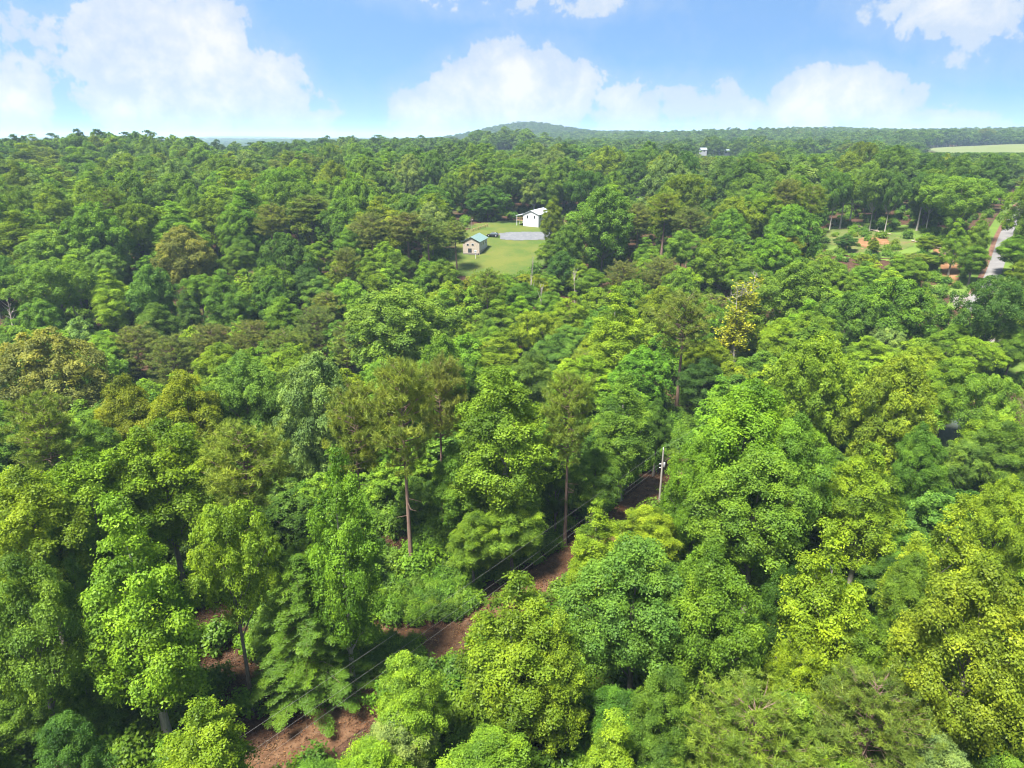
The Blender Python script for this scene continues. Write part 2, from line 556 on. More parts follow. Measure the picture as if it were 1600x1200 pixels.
def pine(seed, H=20.0, R=4.2, base=0.5, n_br=58, tufts=17, blades=26, blade=0.46, width=0.06, prof=None, trunk_sides=7):
    rng = np.random.default_rng(seed)
    zb, zt = H * base, H - 0.4
    crown, wood = Geo(), Geo()
    zs = np.linspace(-0.6, zt, 10)
    tr = 0.30 * (1 - 0.9 * np.clip(zs / zt, 0, 1)); tr[0] *= 1.3
    bend = rng.normal(0, 0.12, 2)
    wob = np.stack([bend[0] * (zs / 6) ** 1.3 * np.sign(1) if False else bend[0] * np.clip(zs, 0, None) / 6, bend[1] * np.clip(zs, 0, None) / 6, zs], 1)
    wood.tube(wob, tr, trunk_sides)
    T, TN = [], []
    pt = [0, .15, .4, .65, .85, 1]
    pr = prof if prof is not None else [.55, .85, 1, .88, .6, .22]
    ph = rng.uniform(0, 6.28)
    for i in range(n_br):
        t = ((i + rng.uniform(0, 0.9)) / n_br) ** 0.85
        ph += 2.4 + rng.normal(0, 0.4)
        z = zb + t * (zt - zb)
        Lb = R * np.interp(t, pt, pr) * rng.uniform(0.6, 1.08)
        rise = rng.uniform(-0.05, 0.3) + 0.45 * t
        p0 = np.array([np.interp(z, zs, wob[:, 0]), np.interp(z, zs, wob[:, 1]), z])
        dr = np.array([math.cos(ph), math.sin(ph), 0])
        sd = np.array([-math.sin(ph), math.cos(ph), 0])
        s = np.linspace(0, 1, 4)
        pts = p0 + dr * (s * Lb)[:, None] + np.array([0, 0, 1]) * (s * rise * Lb + 0.12 * Lb * s ** 2)[:, None]
        wood.tube(pts, [0.075 * (1 - t) + 0.035, 0.05, 0.03, 0.012], 4)
        n = max(4, int(tufts * (Lb / R) ** 1.2))
        a = rng.uniform(0.35, 1.05, n)
        off = rng.normal(0, 0.22, n) * Lb * (1.25 - a * 0.5)
        q = p0 + dr * (a * Lb)[:, None] + sd * off[:, None] + np.array([0, 0, 1]) * (a * rise * Lb + 0.12 * Lb * a ** 2 + rng.normal(0.1, 0.16, n))[:, None]
        T.append(q)
        TN.append(np.tile(dr * 0.45 + np.array([0, 0, 0.9]), (n, 1)))
        for w_ in range(min(5, n)):
            wood.tube(np.array([p0 + (pts[2] - p0) * rng.uniform(.5, 1), q[w_]]), [0.022, 0.008], 3)
    # a few dead stubs below the crown
    for i in range(9):
        z = rng.uniform(zb * 0.55, zb * 1.05)
        a = rng.uniform(0, 6.28); l_ = rng.uniform(0.6, 1.8)
        p0 = np.array([np.interp(z, zs, wob[:, 0]), np.interp(z, zs, wob[:, 1]), z])
        wood.tube(np.array([p0, p0 + np.array([math.cos(a) * l_, math.sin(a) * l_, -0.1])]), [0.04, 0.012], 3)
    T = np.concatenate(T); TN = unit(np.concatenate(TN))
    j = np.repeat(np.arange(len(T)), blades)
    d = unit(rng.normal(size=(len(j), 3)) + TN[j] * 0.65)
    c = T[j] + rng.normal(0, 0.10, (len(j), 3))
    ln = blade * rng.uniform(0.7, 1.25, len(j))[:, None]
    side = unit(np.cross(d, rng.normal(size=d.shape))) * width
    V = np.stack([c - side * 0.6, c + side * 0.6, c + d * ln + side * 0.25, c + d * ln - side * 0.25], 1).reshape(-1, 3)
    F = np.arange(len(j) * 4).reshape(-1, 4)
    var = np.clip(rng.uniform(0.1, 0.8, len(T))[j] + rng.uniform(-0.2, 0.2, len(j)), 0, 1)
    crown.add(V, F, 0, np.repeat(var, 4))
    return crown, wood


def hemlock(seed, H=20.0, R=5.0, base=0.08, n_br=150, fr=70, leaf=0.26):
    rng = np.random.default_rng(seed)
    crown, wood = Geo(), Geo()
    zs = np.linspace(-0.6, H, 10)
    wood.tube(np.stack([zs * 0, zs * 0, zs], 1), 0.3 * (1 - 0.95 * np.clip(zs / H, 0, 1)), 7)
    ph = 0
    PP, NN, VV = [], [], []
    for i in range(n_br):
        t = (i + rng.uniform(0, 1)) / n_br
        ph += 2.4 + rng.normal(0, 0.3)
        z = H * (base + (1 - base) * t)
        Lb = R * (1 - t) ** 0.75 * rng.uniform(0.72, 1.1) + 0.3
        dr = np.array([math.cos(ph), math.sin(ph), 0]); sd = np.array([-dr[1], dr[0], 0])
        n = int(fr * (Lb / R) ** 1.3 * 3) + 14
        a = rng.uniform(0.12, 1, n) ** 0.75
        wid = 0.30 * Lb * (1.05 - a) + 0.18
        o = rng.uniform(-1, 1, n) * wid
        zz_ = 0.12 * a * Lb - 0.34 * a ** 2 * Lb - 0.14 * np.abs(o) + rng.normal(0, 0.05, n)
        P = np.array([0, 0, z]) + dr * (a * Lb)[:, None] + sd * o[:, None] + np.array([0, 0, 1]) * zz_[:, None]
        nrm_ = unit(np.array([0, 0, 1]) + dr * (0.5 * a)[:, None] + sd * (0.3 * np.sign(o))[:, None] + rng.normal(0, 0.22, (n, 3)))
        PP.append(P); NN.append(nrm_); VV.append(np.clip(rng.uniform(0.1, 0.6) + a * 0.15 + rng.uniform(-0.2, 0.2, n), 0, 1))
        s = np.linspace(0, 1, 4)
        wood.tube(np.array([0, 0, z - 0.06]) + dr * (s * Lb)[:, None] + np.array([0, 0, 1]) * (0.12 * s * Lb - 0.34 * s ** 2 * Lb)[:, None], [0.05, 0.035, 0.02, 0.008], 3)
    P = np.concatenate(PP); N_ = np.concatenate(NN); v = np.concatenate(VV)
    # each point carries a small flat spray
    j = np.repeat(np.arange(len(P)), 5)
    P2 = P[j] + rng.normal(0, 0.12, (len(j), 3)) * np.array([1, 1, 0.5])
    V, F = leaf_quads(P2, unit(N_[j] + rng.normal(0, 0.15, (len(j), 3))), leaf, rng, 0.3)
    crown.add(V, F, 0, np.repeat(v[j], 4))
    return crown, wood


def sparse(seed, H=20.0, R=3.4, n_br=26, leaves=5200, dead_top=True):
    rng = np.random.default_rng(seed)
    crown, wood = Geo(), Geo()
    P = []
    for stem in range(3):
        bx_, by_ = rng.normal(0, 0.35, 2)
        lx, ly = rng.normal(0, 1.2, 2)
        zs = np.linspace(-0.6, H * rng.uniform(0.85, 1.0), 8)
        pts = np.stack([bx_ + lx * (zs / H) ** 1.4 * np.sign(1) if False else bx_ + lx * np.clip(zs / H, 0, 1) ** 1.4, by_ + ly * np.clip(zs / H, 0, 1) ** 1.4, zs], 1)
        wood.tube(pts, 0.17 * (1 - 0.92 * np.clip(zs / zs[-1], 0, 1)), 5)
        for i in range(n_br):
            t = rng.uniform(0.25, 0.98)
            z = zs[-1] * t
            p0 = np.array([np.interp(z, zs, pts[:, 0]), np.interp(z, zs, pts[:, 1]), z])
            a = rng.uniform(0, 6.28); l_ = R * rng.uniform(0.35, 0.8) * (1.15 - t * 0.6)
            e = p0 + np.array([math.cos(a) * l_ * 0.75, math.sin(a) * l_ * 0.75, l_ * rng.uniform(0.5, 1.2)])
            m_ = (p0 + e) / 2 + np.array([0, 0, -0.12 * l_])
            wood.tube(np.array([p0, m_, e]), [0.045, 0.03, 0.012], 3)
            for k in range(4):
                q = p0 + (e - p0) * rng.uniform(0.4, 1.0)
                w_ = q + rng.normal(0, 0.45, 3) + np.array([0, 0, 0.5])
                wood.tube(np.array([q, w_]), [0.018, 0.007], 3)
                if z < H * (0.72 if dead_top else 0.95) or rng.uniform() < 0.15:
                    P.append((w_, q))
    A = np.array([p[0] for p in P]); B = np.array([p[1] for p in P])
    j = rng.integers(0, len(A), leaves)
    c = A[j] + (B[j] - A[j]) * rng.uniform(0, 1, (leaves, 1)) + rng.normal(0, 0.24, (leaves, 3))
    V, F = leaf_quads(c, unit(rng.normal(size=(leaves, 3)) + np.array([0, 0, 0.8])), 0.34, rng)
    crown.add(V, F, 0, np.repeat(rng.uniform(0, 1, leaves), 4))
    return crown, wood


def snag(seed, H=12.0):
    rng = np.random.default_rng(seed)
    wood = Geo()
    zs = np.linspace(-0.5, H, 9)
    wob = np.stack([np.sin(zs * 0.4 + seed) * 0.2, np.cos(zs * 0.5 + seed) * 0.2, zs], 1)
    wood.tube(wob, 0.30 * (1 - 0.72 * np.clip(zs / H, 0, 1)), 7)
    for i in range(11):
        z = rng.uniform(0.4, 1.0) * H
        a = rng.uniform(0, 6.28); l_ = rng.uniform(0.8, 3.6)
        p0 = np.array([np.interp(z, zs, wob[:, 0]), np.interp(z, zs, wob[:, 1]), z])
        e = p0 + np.array([math.cos(a) * l_ * 0.55, math.sin(a) * l_ * 0.55, l_ * 0.8])
        wood.tube(np.array([p0, (p0 + e) / 2 + rng.normal(0, 0.12, 3), e]), [0.12, 0.08, 0.03], 4)
        if l_ > 1.8:
            e2 = e * 0.6 + p0 * 0.4 + rng.normal(0, 0.7, 3)
            wood.tube(np.array([e * 0.5 + p0 * 0.5, e2]), [0.05, 0.015], 3)
    return wood


def bush(seed, R=1.3, H=1.9, n=150, leaves=9, leaf=0.26):
    rng = np.random.default_rng(seed)
    d = unit(rng.normal(size=(n, 3)) + np.array([0, 0, 0.5]))
    S = d * np.array([R, R, H * 0.55]) * rng.uniform(0.5, 1.05, (n, 1)) * (1 + 0.25 * np.sin(d[:, :1] * 5 + seed)) + np.array([0, 0, H * 0.45])
    j = np.repeat(np.arange(n), leaves)
    P = S[j] + rng.normal(0, 0.16, (len(j), 3))
    P[:, 2] = np.maximum(P[:, 2], 0.02)
    V, F = leaf_quads(P, unit(d[j] + np.array([0, 0, 0.7]) + rng.normal(0, 0.5, (len(j), 3))), leaf, rng)
    crown = Geo()
    crown.add(V, F, 0, np.repeat(np.clip(rng.uniform(0, .6, n)[j] + rng.uniform(0, 0.4, len(j)), 0, 1), 4))
    wood = Geo()
    for i in range(5):
        wood.tube(np.array([[0, 0, -0.1], S[i] * np.array([.5, .5, .5]), S[i]]), [0.03, 0.02, 0.008], 3)
    return crown, wood


# variants. SHAPES[kind] = list of (crown mesh, wood mesh, nominal height, nominal width); near = full leaves
SHAPES, MID, FAR = {}, {}, {}


def shape(store, kind, cw, H, Wd, leafmat, barkmat):
    crown, wood = cw
    cv_ = np.concatenate(crown.v)
    H = float(cv_[:, 2].max())
    Wd = 2 * float(np.percentile(np.hypot(cv_[:, 0], cv_[:, 1]), 99.0))
    near_ = store is SHAPES
    store.setdefault(kind, []).append((crown.mesh('crown', [leafmat]) if near_ else None, wood.mesh('trunk', [barkmat]) if near_ else None, H, Wd, crown, wood, leafmat, barkmat))


for s in range(4):
    shape(SHAPES, 'oak', broadleaf(100 + s, 'round', R=5, base=0.38, n_lobes=42 + 3 * s, sprays=29, leaves=40, leaf=0.21, spray_r=0.46), 20, 10.6, M_LEAF, M_BARK)
for s in range(2):
    shape(SHAPES, 'flat', broadleaf(150 + s, 'flat', R=5, base=0.48, n_lobes=44, sprays=30, leaves=24, leaf=0.23), 20, 10.6, M_LEAF, M_BARK)
for s in range(3):
    shape(SHAPES, 'poplar', broadleaf(200 + s, 'oval' if s % 2 else 'cone', R=4.2, base=0.24, n_lobes=60, sprays=22, leaves=34, leaf=0.205, spray_r=0.42, lobe=(0.22, 0.36)), 20, 8.8, M_LEAF, M_BARK_PALE)
for s in range(2):
    shape(SHAPES, 'bigoak', broadleaf(250 + s, 'round', H=24, R=9.5, base=0.22, n_lobes=105, sprays=32, leaves=15, leaf=0.38, spray_r=0.5, lobe=(0.13, 0.24), limbs=26), 24, 19.8, M_LEAF, M_BARK)
shape(SHAPES, 'bigflat', broadleaf(260, 'flat', H=24, R=9.5, base=0.42, n_lobes=90, sprays=28, leaves=14, leaf=0.38, spray_r=0.5, lobe=(0.13, 0.24), limbs=26), 24, 19.8, M_LEAF, M_BARK)
for s in range(3):
    shape(SHAPES, 'pine', pine(300 + s, base=0.52 + 0.03 * s, n_br=60, tufts=21, blades=34, blade=0.38, width=0.042), 20, 8.0, M_NEEDLE, M_BARK_PINE)
shape(SHAPES, 'youngpine', pine(330, base=0.15, R=6.4, n_br=105, tufts=27, blades=32, blade=0.42, width=0.046, prof=[.8, .95, 1, .9, .65, .25]), 20, 8.6, M_NEEDLE, M_BARK_PINE)
shape(SHAPES, 'hemlock', hemlock(400, leaf=0.19, fr=80), 20, 9.6, M_NEEDLE, M_BARK_PINE)
for s in range(2):
    shape(SHAPES, 'sparse', sparse(500 + s), 20, 6.4, M_LEAF, M_BARK_PALE)
for s in range(5):
    shape(MID, 'oak', broadleaf(600 + s, ['round', 'round', 'oval', 'flat', 'round'][s], R=6.5, base=0.2, n_lobes=60, sprays=19, leaves=15, leaf=0.41, spray_r=0.5, lobe=(0.16, 0.28), trunk_sides=5, limbs=9), 20, 13.4, M_LEAF, M_BARK)
for s in range(3):
    shape(MID, 'poplar', broadleaf(640 + s, 'oval' if s % 2 else 'cone', R=4.5, base=0.16, n_lobes=60, sprays=16, leaves=15, leaf=0.37, spray_r=0.44, lobe=(0.2, 0.34), trunk_sides=5, limbs=9), 20, 9.3, M_LEAF, M_BARK)
for s in range(2):
    shape(MID, 'pine', pine(660 + s, base=0.36, n_br=46, tufts=16, blades=16, blade=0.5, width=0.10, trunk_sides=5), 20, 8.0, M_NEEDLE, M_BARK_PINE)
for s in range(5):
    shape(FAR, 'oak', broadleaf(700 + s, ['round', 'flat', 'round', 'oval', 'round'][s], R=6.5, base=0.2, n_lobes=46, sprays=11, leaves=9, leaf=0.72, spray_r=0.72, lobe=(0.17, 0.3), trunk_sides=4, limbs=3), 20, 13.4, M_LEAF, M_BARK)
for s in range(2):
    shape(FAR, 'pine', pine(720 + s, base=0.3, n_br=26, tufts=9, blades=7, blade=0.9, width=0.28, trunk_sides=4), 20, 8.0, M_NEEDLE, M_BARK_PINE)
#@@SETTING@@
# ------------------------------------------------------------------ the ground
def litter_material():
    m_, N = material('leaf_litter')
    geo = N.n('ShaderNodeNewGeometry')
    P = geo.outputs['Position']
    a = N.noise(P, 0.09, 4, 0.6).outputs[0]
    b = N.noise(P, 1.6, 6, 0.7).outputs[0]
    c = N.noise(P, 7.0, 4, 0.7).outputs[0]
    br = N.ramp(b, [(0.28, (0.02, 0.011, 0.008)), (0.5, (0.05, 0.026, 0.016)), (0.72, (0.09, 0.052, 0.032))])
    br = N.mix(N.smooth(c, 0.55, 0.75), br, (0.12, 0.072, 0.046, 1))
    gr = N.ramp(b, [(0.3, (0.02, 0.04, 0.01)), (0.7, (0.06, 0.10, 0.025))])
    col = N.mix(N.m('MULTIPLY', N.smooth(a, 0.52, 0.66), N.smooth(b, 0.40, 0.60)), br, gr)
    bp = N.n('ShaderNodeBump'); bp.inputs['Strength'].default_value = 0.8; bp.inputs['Distance'].default_value = 0.25
    N.l(N.m('ADD', b, N.m('MULTIPLY', c, 0.5)), bp.inputs['Height'])
    out(N, principled(N, col, 0.95, 0.1, bp.outputs[0]).outputs[0])
    return m_


def grass_material(name, c1, c2, c3, s=0.08):
    m_, N = material(name)
    geo = N.n('ShaderNodeNewGeometry')
    P = geo.outputs['Position']
    a = N.noise(P, s, 5, 0.6).outputs[0]
    b = N.noise(P, 1.2, 5, 0.7).outputs[0]
    col = N.mix(N.smooth(a, 0.35, 0.65), (*c1, 1), (*c2, 1))
    col = N.mix(N.m('MULTIPLY', N.smooth(b, 0.5, 0.75), 0.55), col, (*c3, 1))
    bp = N.n('ShaderNodeBump'); bp.inputs['Strength'].default_value = 0.6; bp.inputs['Distance'].default_value = 0.15
    N.l(b, bp.inputs['Height'])
    out(N, principled(N, col, 0.95, 0.1, bp.outputs[0]).outputs[0])
    return m_


def dirt_material(name, c1, c2, c3, s=0.5):
    m_, N = material(name)
    geo = N.n('ShaderNodeNewGeometry')
    P = geo.outputs['Position']
    a = N.noise(P, s, 6, 0.65).outputs[0]
    b = N.noise(P, 5.0, 4, 0.7).outputs[0]
    col = N.ramp(a, [(0.3, c1), (0.5, c2), (0.7, c3)])
    col = N.mix(N.m('MULTIPLY', b, 0.5), col, N.mix(1.0, col, (0.6, 0.6, 0.6, 1), 'MULTIPLY'))
    bp = N.n('ShaderNodeBump'); bp.inputs['Strength'].default_value = 0.7; bp.inputs['Distance'].default_value = 0.2
    N.l(a, bp.inputs['Height'])
    out(N, principled(N, col, 0.95, 0.15, bp.outputs[0]).outputs[0])
    return m_


M_LITTER = litter_material()
M_LAWN = grass_material('lawn_grass', (0.045, 0.076, 0.013), (0.078, 0.092, 0.018), (0.12, 0.085, 0.032))
M_FIELD = grass_material('field_grass', (0.085, 0.105, 0.035), (0.105, 0.12, 0.048), (0.12, 0.125, 0.055), 0.012)
M_VERGE = grass_material('verge_grass', (0.06, 0.105, 0.016), (0.085, 0.13, 0.022), (0.12, 0.11, 0.035))
M_ASPHALT = dirt_material('asphalt', (0.085, 0.09, 0.10), (0.11, 0.115, 0.125), (0.14, 0.145, 0.15), 0.6)
M_ROAD = dirt_material('road_chip_seal', (0.11, 0.107, 0.107), (0.14, 0.136, 0.134), (0.17, 0.166, 0.162), 0.4)
M_GRAVEL = dirt_material('gravel', (0.12, 0.105, 0.092), (0.155, 0.14, 0.125), (0.19, 0.175, 0.155), 0.8)
M_CLAY = dirt_material('clay', (0.12, 0.06, 0.027), (0.175, 0.092, 0.043), (0.21, 0.13, 0.07), 0.35)
M_BANK = dirt_material('red_bank', (0.075, 0.038, 0.026), (0.12, 0.062, 0.042), (0.13, 0.09, 0.05), 0.5)
M_TRAIL = dirt_material('trail_dirt', (0.05, 0.026, 0.013), (0.092, 0.048, 0.025), (0.135, 0.080, 0.044), 1.1)

ang = np.radians(np.concatenate([np.arange(-45, 45, 0.45), np.arange(45, 315, 3.0)]))
rr_ = [0.0]
r0 = 3.0
while r0 < 9500:
    rr_.append(r0)
    r0 += max(3.0, r0 * 0.024)
rr_ = np.array(rr_)
na, nr = len(ang), len(rr_)
Rg, Ag = np.meshgrid(rr_, ang, indexing='ij')
Xg, Yg = Rg * np.sin(Ag), Rg * np.cos(Ag)
Zg = g(Xg, Yg)
ii, jj = np.meshgrid(np.arange(nr - 1), np.arange(na), indexing='ij')
j2 = (jj + 1) % na
Fg = np.stack([ii * na + jj, ii * na + j2, (ii + 1) * na + j2, (ii + 1) * na + jj], -1).reshape(-1, 4)[:, ::-1]
gg = Geo()
gg.add(np.stack([Xg, Yg, Zg], -1).reshape(-1, 3), Fg, 0, smooth=True)
ground = tag(link('ground', gg.mesh('ground', [M_LITTER])), kind='structure')


def inside(poly, x, y):
    poly = np.asarray(poly)
    x = np.asarray(x); y = np.asarray(y)
    c = np.zeros(x.shape, bool)
    n = len(poly)
    for i in range(n):
        x1, y1 = poly[i][:2]; x2, y2 = poly[(i + 1) % n][:2]
        cond = ((y1 > y) != (y2 > y))
        xi = (x2 - x1) * (y - y1) / (y2 - y1 + 1e-12) + x1
        c ^= cond & (x < xi)
    return c


def pix_poly(pts):
    return [hit(u, v)[:2] for u, v in pts]


def at_range(u, r):
    d = ray(u, HORIZON)
    k = r / math.hypot(d[0], d[1])
    return d[0] * k, d[1] * k


def drape(name, poly, cell, dz, mat, wob=0.0, parent=None):
    poly = np.asarray([p[:2] for p in poly])
    x0, y0 = poly.min(0) - cell; x1, y1 = poly.max(0) + cell
    nx, ny = int((x1 - x0) / cell) + 1, int((y1 - y0) / cell) + 1
    X, Y = np.meshgrid(x0 + np.arange(nx + 1) * cell, y0 + np.arange(ny + 1) * cell)
    cx, cy_ = X[:-1, :-1] + cell / 2, Y[:-1, :-1] + cell / 2
    wx = wob * (np.sin(cx * 0.9 + cy_ * 0.5) + 0.6 * np.sin(cy_ * 1.7 + cx * 0.3) + 0.5 * np.sin(cx * 3.1) * np.sin(cy_ * 2.7))
    ok = inside(poly, cx + wx, cy_ + wx * 0.7)
    I, J = np.nonzero(ok)
    w1 = nx + 1
    F = np.stack([I * w1 + J, I * w1 + J + 1, (I + 1) * w1 + J + 1, (I + 1) * w1 + J], -1)
    used, inv = np.unique(F, return_inverse=True)
    V = np.stack([X.ravel(), Y.ravel(), g(X.ravel(), Y.ravel()) + dz], -1)[used]
    G_ = Geo(); G_.add(V, inv.reshape(-1, 4), 0, smooth=True)
    return tag(link(name, G_.mesh(name, [mat]), parent), kind=None if parent else 'structure')


def ribbon(name, line, half, dz, mat, left=None, right=None):
    P = np.asarray([p[:2] for p in line], float)
    s = np.concatenate([[0], np.cumsum(np.linalg.norm(np.diff(P, axis=0), axis=1))])
    n = max(4, int(s[-1] / 2.0))
    t = np.linspace(0, s[-1], n)
    Q = np.stack([np.interp(t, s, P[:, 0]), np.interp(t, s, P[:, 1])], 1)
    for _ in range(12):
        Q[1:-1] = (Q[:-2] + 2 * Q[1:-1] + Q[2:]) / 4
    T = unit(np.gradient(Q, axis=0)); Nn = np.stack([-T[:, 1], T[:, 0]], 1)
    offs = np.linspace(left if left is not None else -half, right if right is not None else half, 5)
    V = Q[:, None, :] + Nn[:, None, :] * offs[None, :, None]
    Z = g(V[..., 0], V[..., 1]) + dz
    V = np.concatenate([V, Z[..., None]], -1)
    I, J = np.meshgrid(np.arange(n - 1), np.arange(4), indexing='ij')
    F = np.stack([I * 5 + J, I * 5 + J + 1, (I + 1) * 5 + J + 1, (I + 1) * 5 + J], -1).reshape(-1, 4)[:, ::-1]
    G_ = Geo(); G_.add(V.reshape(-1, 3), F, 0, smooth=True)
    return tag(link(name, G_.mesh(name, [mat])), kind='structure'), Q


LAWN = pix_poly([(690, 428), (745, 436), (800, 434), (850, 424), (858, 400), (905, 374), (905, 350), (870, 346), (800, 345), (742, 350), (715, 372)])
LOT = pix_poly([(779, 366), (800, 363.5), (832, 363.5), (905, 362), (905, 374), (838, 376), (800, 377), (782, 375)])
CLAY = pix_poly([(1283, 363), (1330, 354), (1395, 366), (1432, 384), (1400, 394), (1335, 396), (1288, 378)])
GULLY = pix_poly([(1455, 386), (1482, 387), (1498, 400), (1498, 442), (1480, 452), (1468, 420)])
APRON = pix_poly([(1486, 462), (1514, 462), (1550, 446), (1562, 452), (1530, 476), (1512, 481), (1490, 480)])
DRIVE = pix_poly([(1455, 556), (1490, 536), (1560, 529), (1680, 522), (1680, 538), (1560, 545), (1500, 553), (1470, 566)])
ROADLINE = [hit(u, v)[:2] for u, v in [(1515, 490), (1533, 465), (1550, 435), (1558, 412), (1569, 375), (1585, 340), (1596, 322), (1612, 306)]]
FIELD = [at_range(u, r) for u, r in [(1448, 1080), (1500, 1020), (1600, 990), (1720, 1000), (1720, 1320), (1600, 1330), (1510, 1300), (1460, 1200)]]
ROW = [hit(u, v)[:2] for u, v in [(340, 1255), (420, 1198), (560, 1112), (690, 1010), (742, 985), (860, 902), (945, 838), (1000, 785), (1045, 750), (1075, 728)]]
TRAIL = [hit(u, v)[:2] for u, v in [(575, 985), (610, 991), (650, 996), (690, 1003), (720, 1000)]]

drape('lawn', LAWN, 1.0, 0.22, M_LAWN, 0.8)
drape('parking_pad', LOT, 0.7, 0.30, M_ASPHALT, 0.2)
drape('rough_meadow', pix_poly([(1262, 372), (1290, 356), (1340, 347), (1420, 352), (1500, 358), (1560, 372), (1545, 440), (1500, 462), (1470, 462), (1440, 420), (1380, 405), (1300, 400)]), 1.2, 0.12, M_VERGE, 1.5)
M_CLEARING = dirt_material('clearing_soil', (0.055, 0.09, 0.016), (0.08, 0.10, 0.025), (0.125, 0.095, 0.04), 0.16)
drape('clearing', CLAY, 0.8, 0.20, M_CLEARING, 1.6)
drape('clay_patch', pix_poly([(1343, 374), (1362, 370), (1388, 374), (1392, 382), (1366, 386), (1348, 390), (1338, 382)]), 0.5, 0.27, M_CLAY, 1.0)
drape('clay_bank', GULLY, 0.6, 0.22, M_CLAY, 0.8)
drape('gravel_apron', APRON, 0.6, 0.26, M_GRAVEL, 0.4)
drape('drive_verge', pix_poly([(1430, 575), (1450, 545), (1490, 500), (1600, 492), (1720, 490), (1720, 560), (1600, 585), (1500, 590)]), 1.0, 0.20, M_VERGE, 1.0)
drape('gravel_drive', DRIVE, 0.7, 0.26, M_GRAVEL, 0.3)
ribbon('red_bank', ROADLINE, 0, 0.24, M_BANK, 1.8, 3.3)
ribbon('road_verge', ROADLINE, 0, 0.20, M_VERGE, -5, 6)
road, ROADQ = ribbon('road', ROADLINE, 1.95, 0.30, M_ROAD)
drape('field', FIELD, 10, 0.5, M_FIELD, 5.0)
ribbon('cut_strip', ROW, 2.5, 0.06, M_TRAIL)
ribbon('trail', TRAIL, 0.9, 0.10, M_TRAIL)
# pond in the hollow behind the trees on the right
POND = pix_poly([(1470, 660), (1500, 630), (1590, 610), (1690, 610), (1730, 650), (1680, 740), (1560, 760), (1490, 750), (1462, 710)])
m_, N = material('pond_water')
geo_ = N.n('ShaderNodeNewGeometry')
wv = N.noise(geo_.outputs['Position'], 1.4, 3, 0.6).outputs[0]
bp_ = N.n('ShaderNodeBump'); bp_.inputs['Strength'].default_value = 0.12; bp_.inputs['Distance'].default_value = 0.1
N.l(wv, bp_.inputs['Height'])
pw = principled(N, (0.05, 0.06, 0.045, 1), 0.06, 0.5, bp_.outputs[0])
out(N, pw.outputs[0])
pp = np.array(POND)
G_ = Geo()
pz = float(np.median(g(pp[:, 0], pp[:, 1]))) + 0.1
G_.add(np.column_stack([pp, np.full(len(pp), pz)]), [list(range(len(pp)))][::1], 0)
tag(link('pond', G_.mesh('pond', [m_])), kind='structure')

# ------------------------------------------------------------------ haze: one closed box of pale air round everything
m_, N = material('haze_air')
pv = N.n('ShaderNodeVolumePrincipled')
pv.inputs['Color'].default_value = (0.58, 0.80, 1.0, 1)
pv.inputs['Density'].default_value = 0.00014
pv.inputs['Anisotropy'].default_value = 0.1
out(N, None, pv.outputs[0])
G_ = Geo()
zlo, zhi = float(Zg.min()) - 1.5, float(max(Zg.max() + 32, CAM_Z + 20))
G_.box((0, 0, (zlo + zhi) / 2), (19600, 19600, zhi - zlo))
hz = tag(link('haze', G_.mesh('haze', [m_])), kind='stuff')

# ------------------------------------------------------------------ trees
PAL = {
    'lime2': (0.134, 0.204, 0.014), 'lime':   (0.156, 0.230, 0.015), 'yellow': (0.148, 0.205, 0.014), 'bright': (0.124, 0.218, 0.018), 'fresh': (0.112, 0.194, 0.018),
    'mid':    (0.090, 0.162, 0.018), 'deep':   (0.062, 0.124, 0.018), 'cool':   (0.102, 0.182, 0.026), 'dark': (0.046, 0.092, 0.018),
    'olive':  (0.138, 0.180, 0.011), 'pine':   (0.142, 0.186, 0.022), 'brownpine': (0.132, 0.152, 0.026), 'pale': (0.165, 0.225, 0.058), 'light': (0.140, 0.228, 0.026),
    'silver': (0.160, 0.222, 0.054), 'cream':  (0.170, 0.180, 0.032), 'gold':   (0.24, 0.27, 0.020), 'hem': (0.072, 0.140, 0.010),
}
NAMES = {'oak': ('broadleaf_tree', 'broadleaf tree'), 'flat': ('broadleaf_tree', 'broadleaf tree'), 'poplar': ('broadleaf_tree', 'broadleaf tree'),
         'pine': ('pine_tree', 'pine tree'), 'youngpine': ('pine_tree', 'pine tree'), 'hemlock': ('hemlock_tree', 'hemlock'), 'sparse': ('dying_tree', 'dying tree')}
G_NEAR = 'forest trees around the clearing cut'
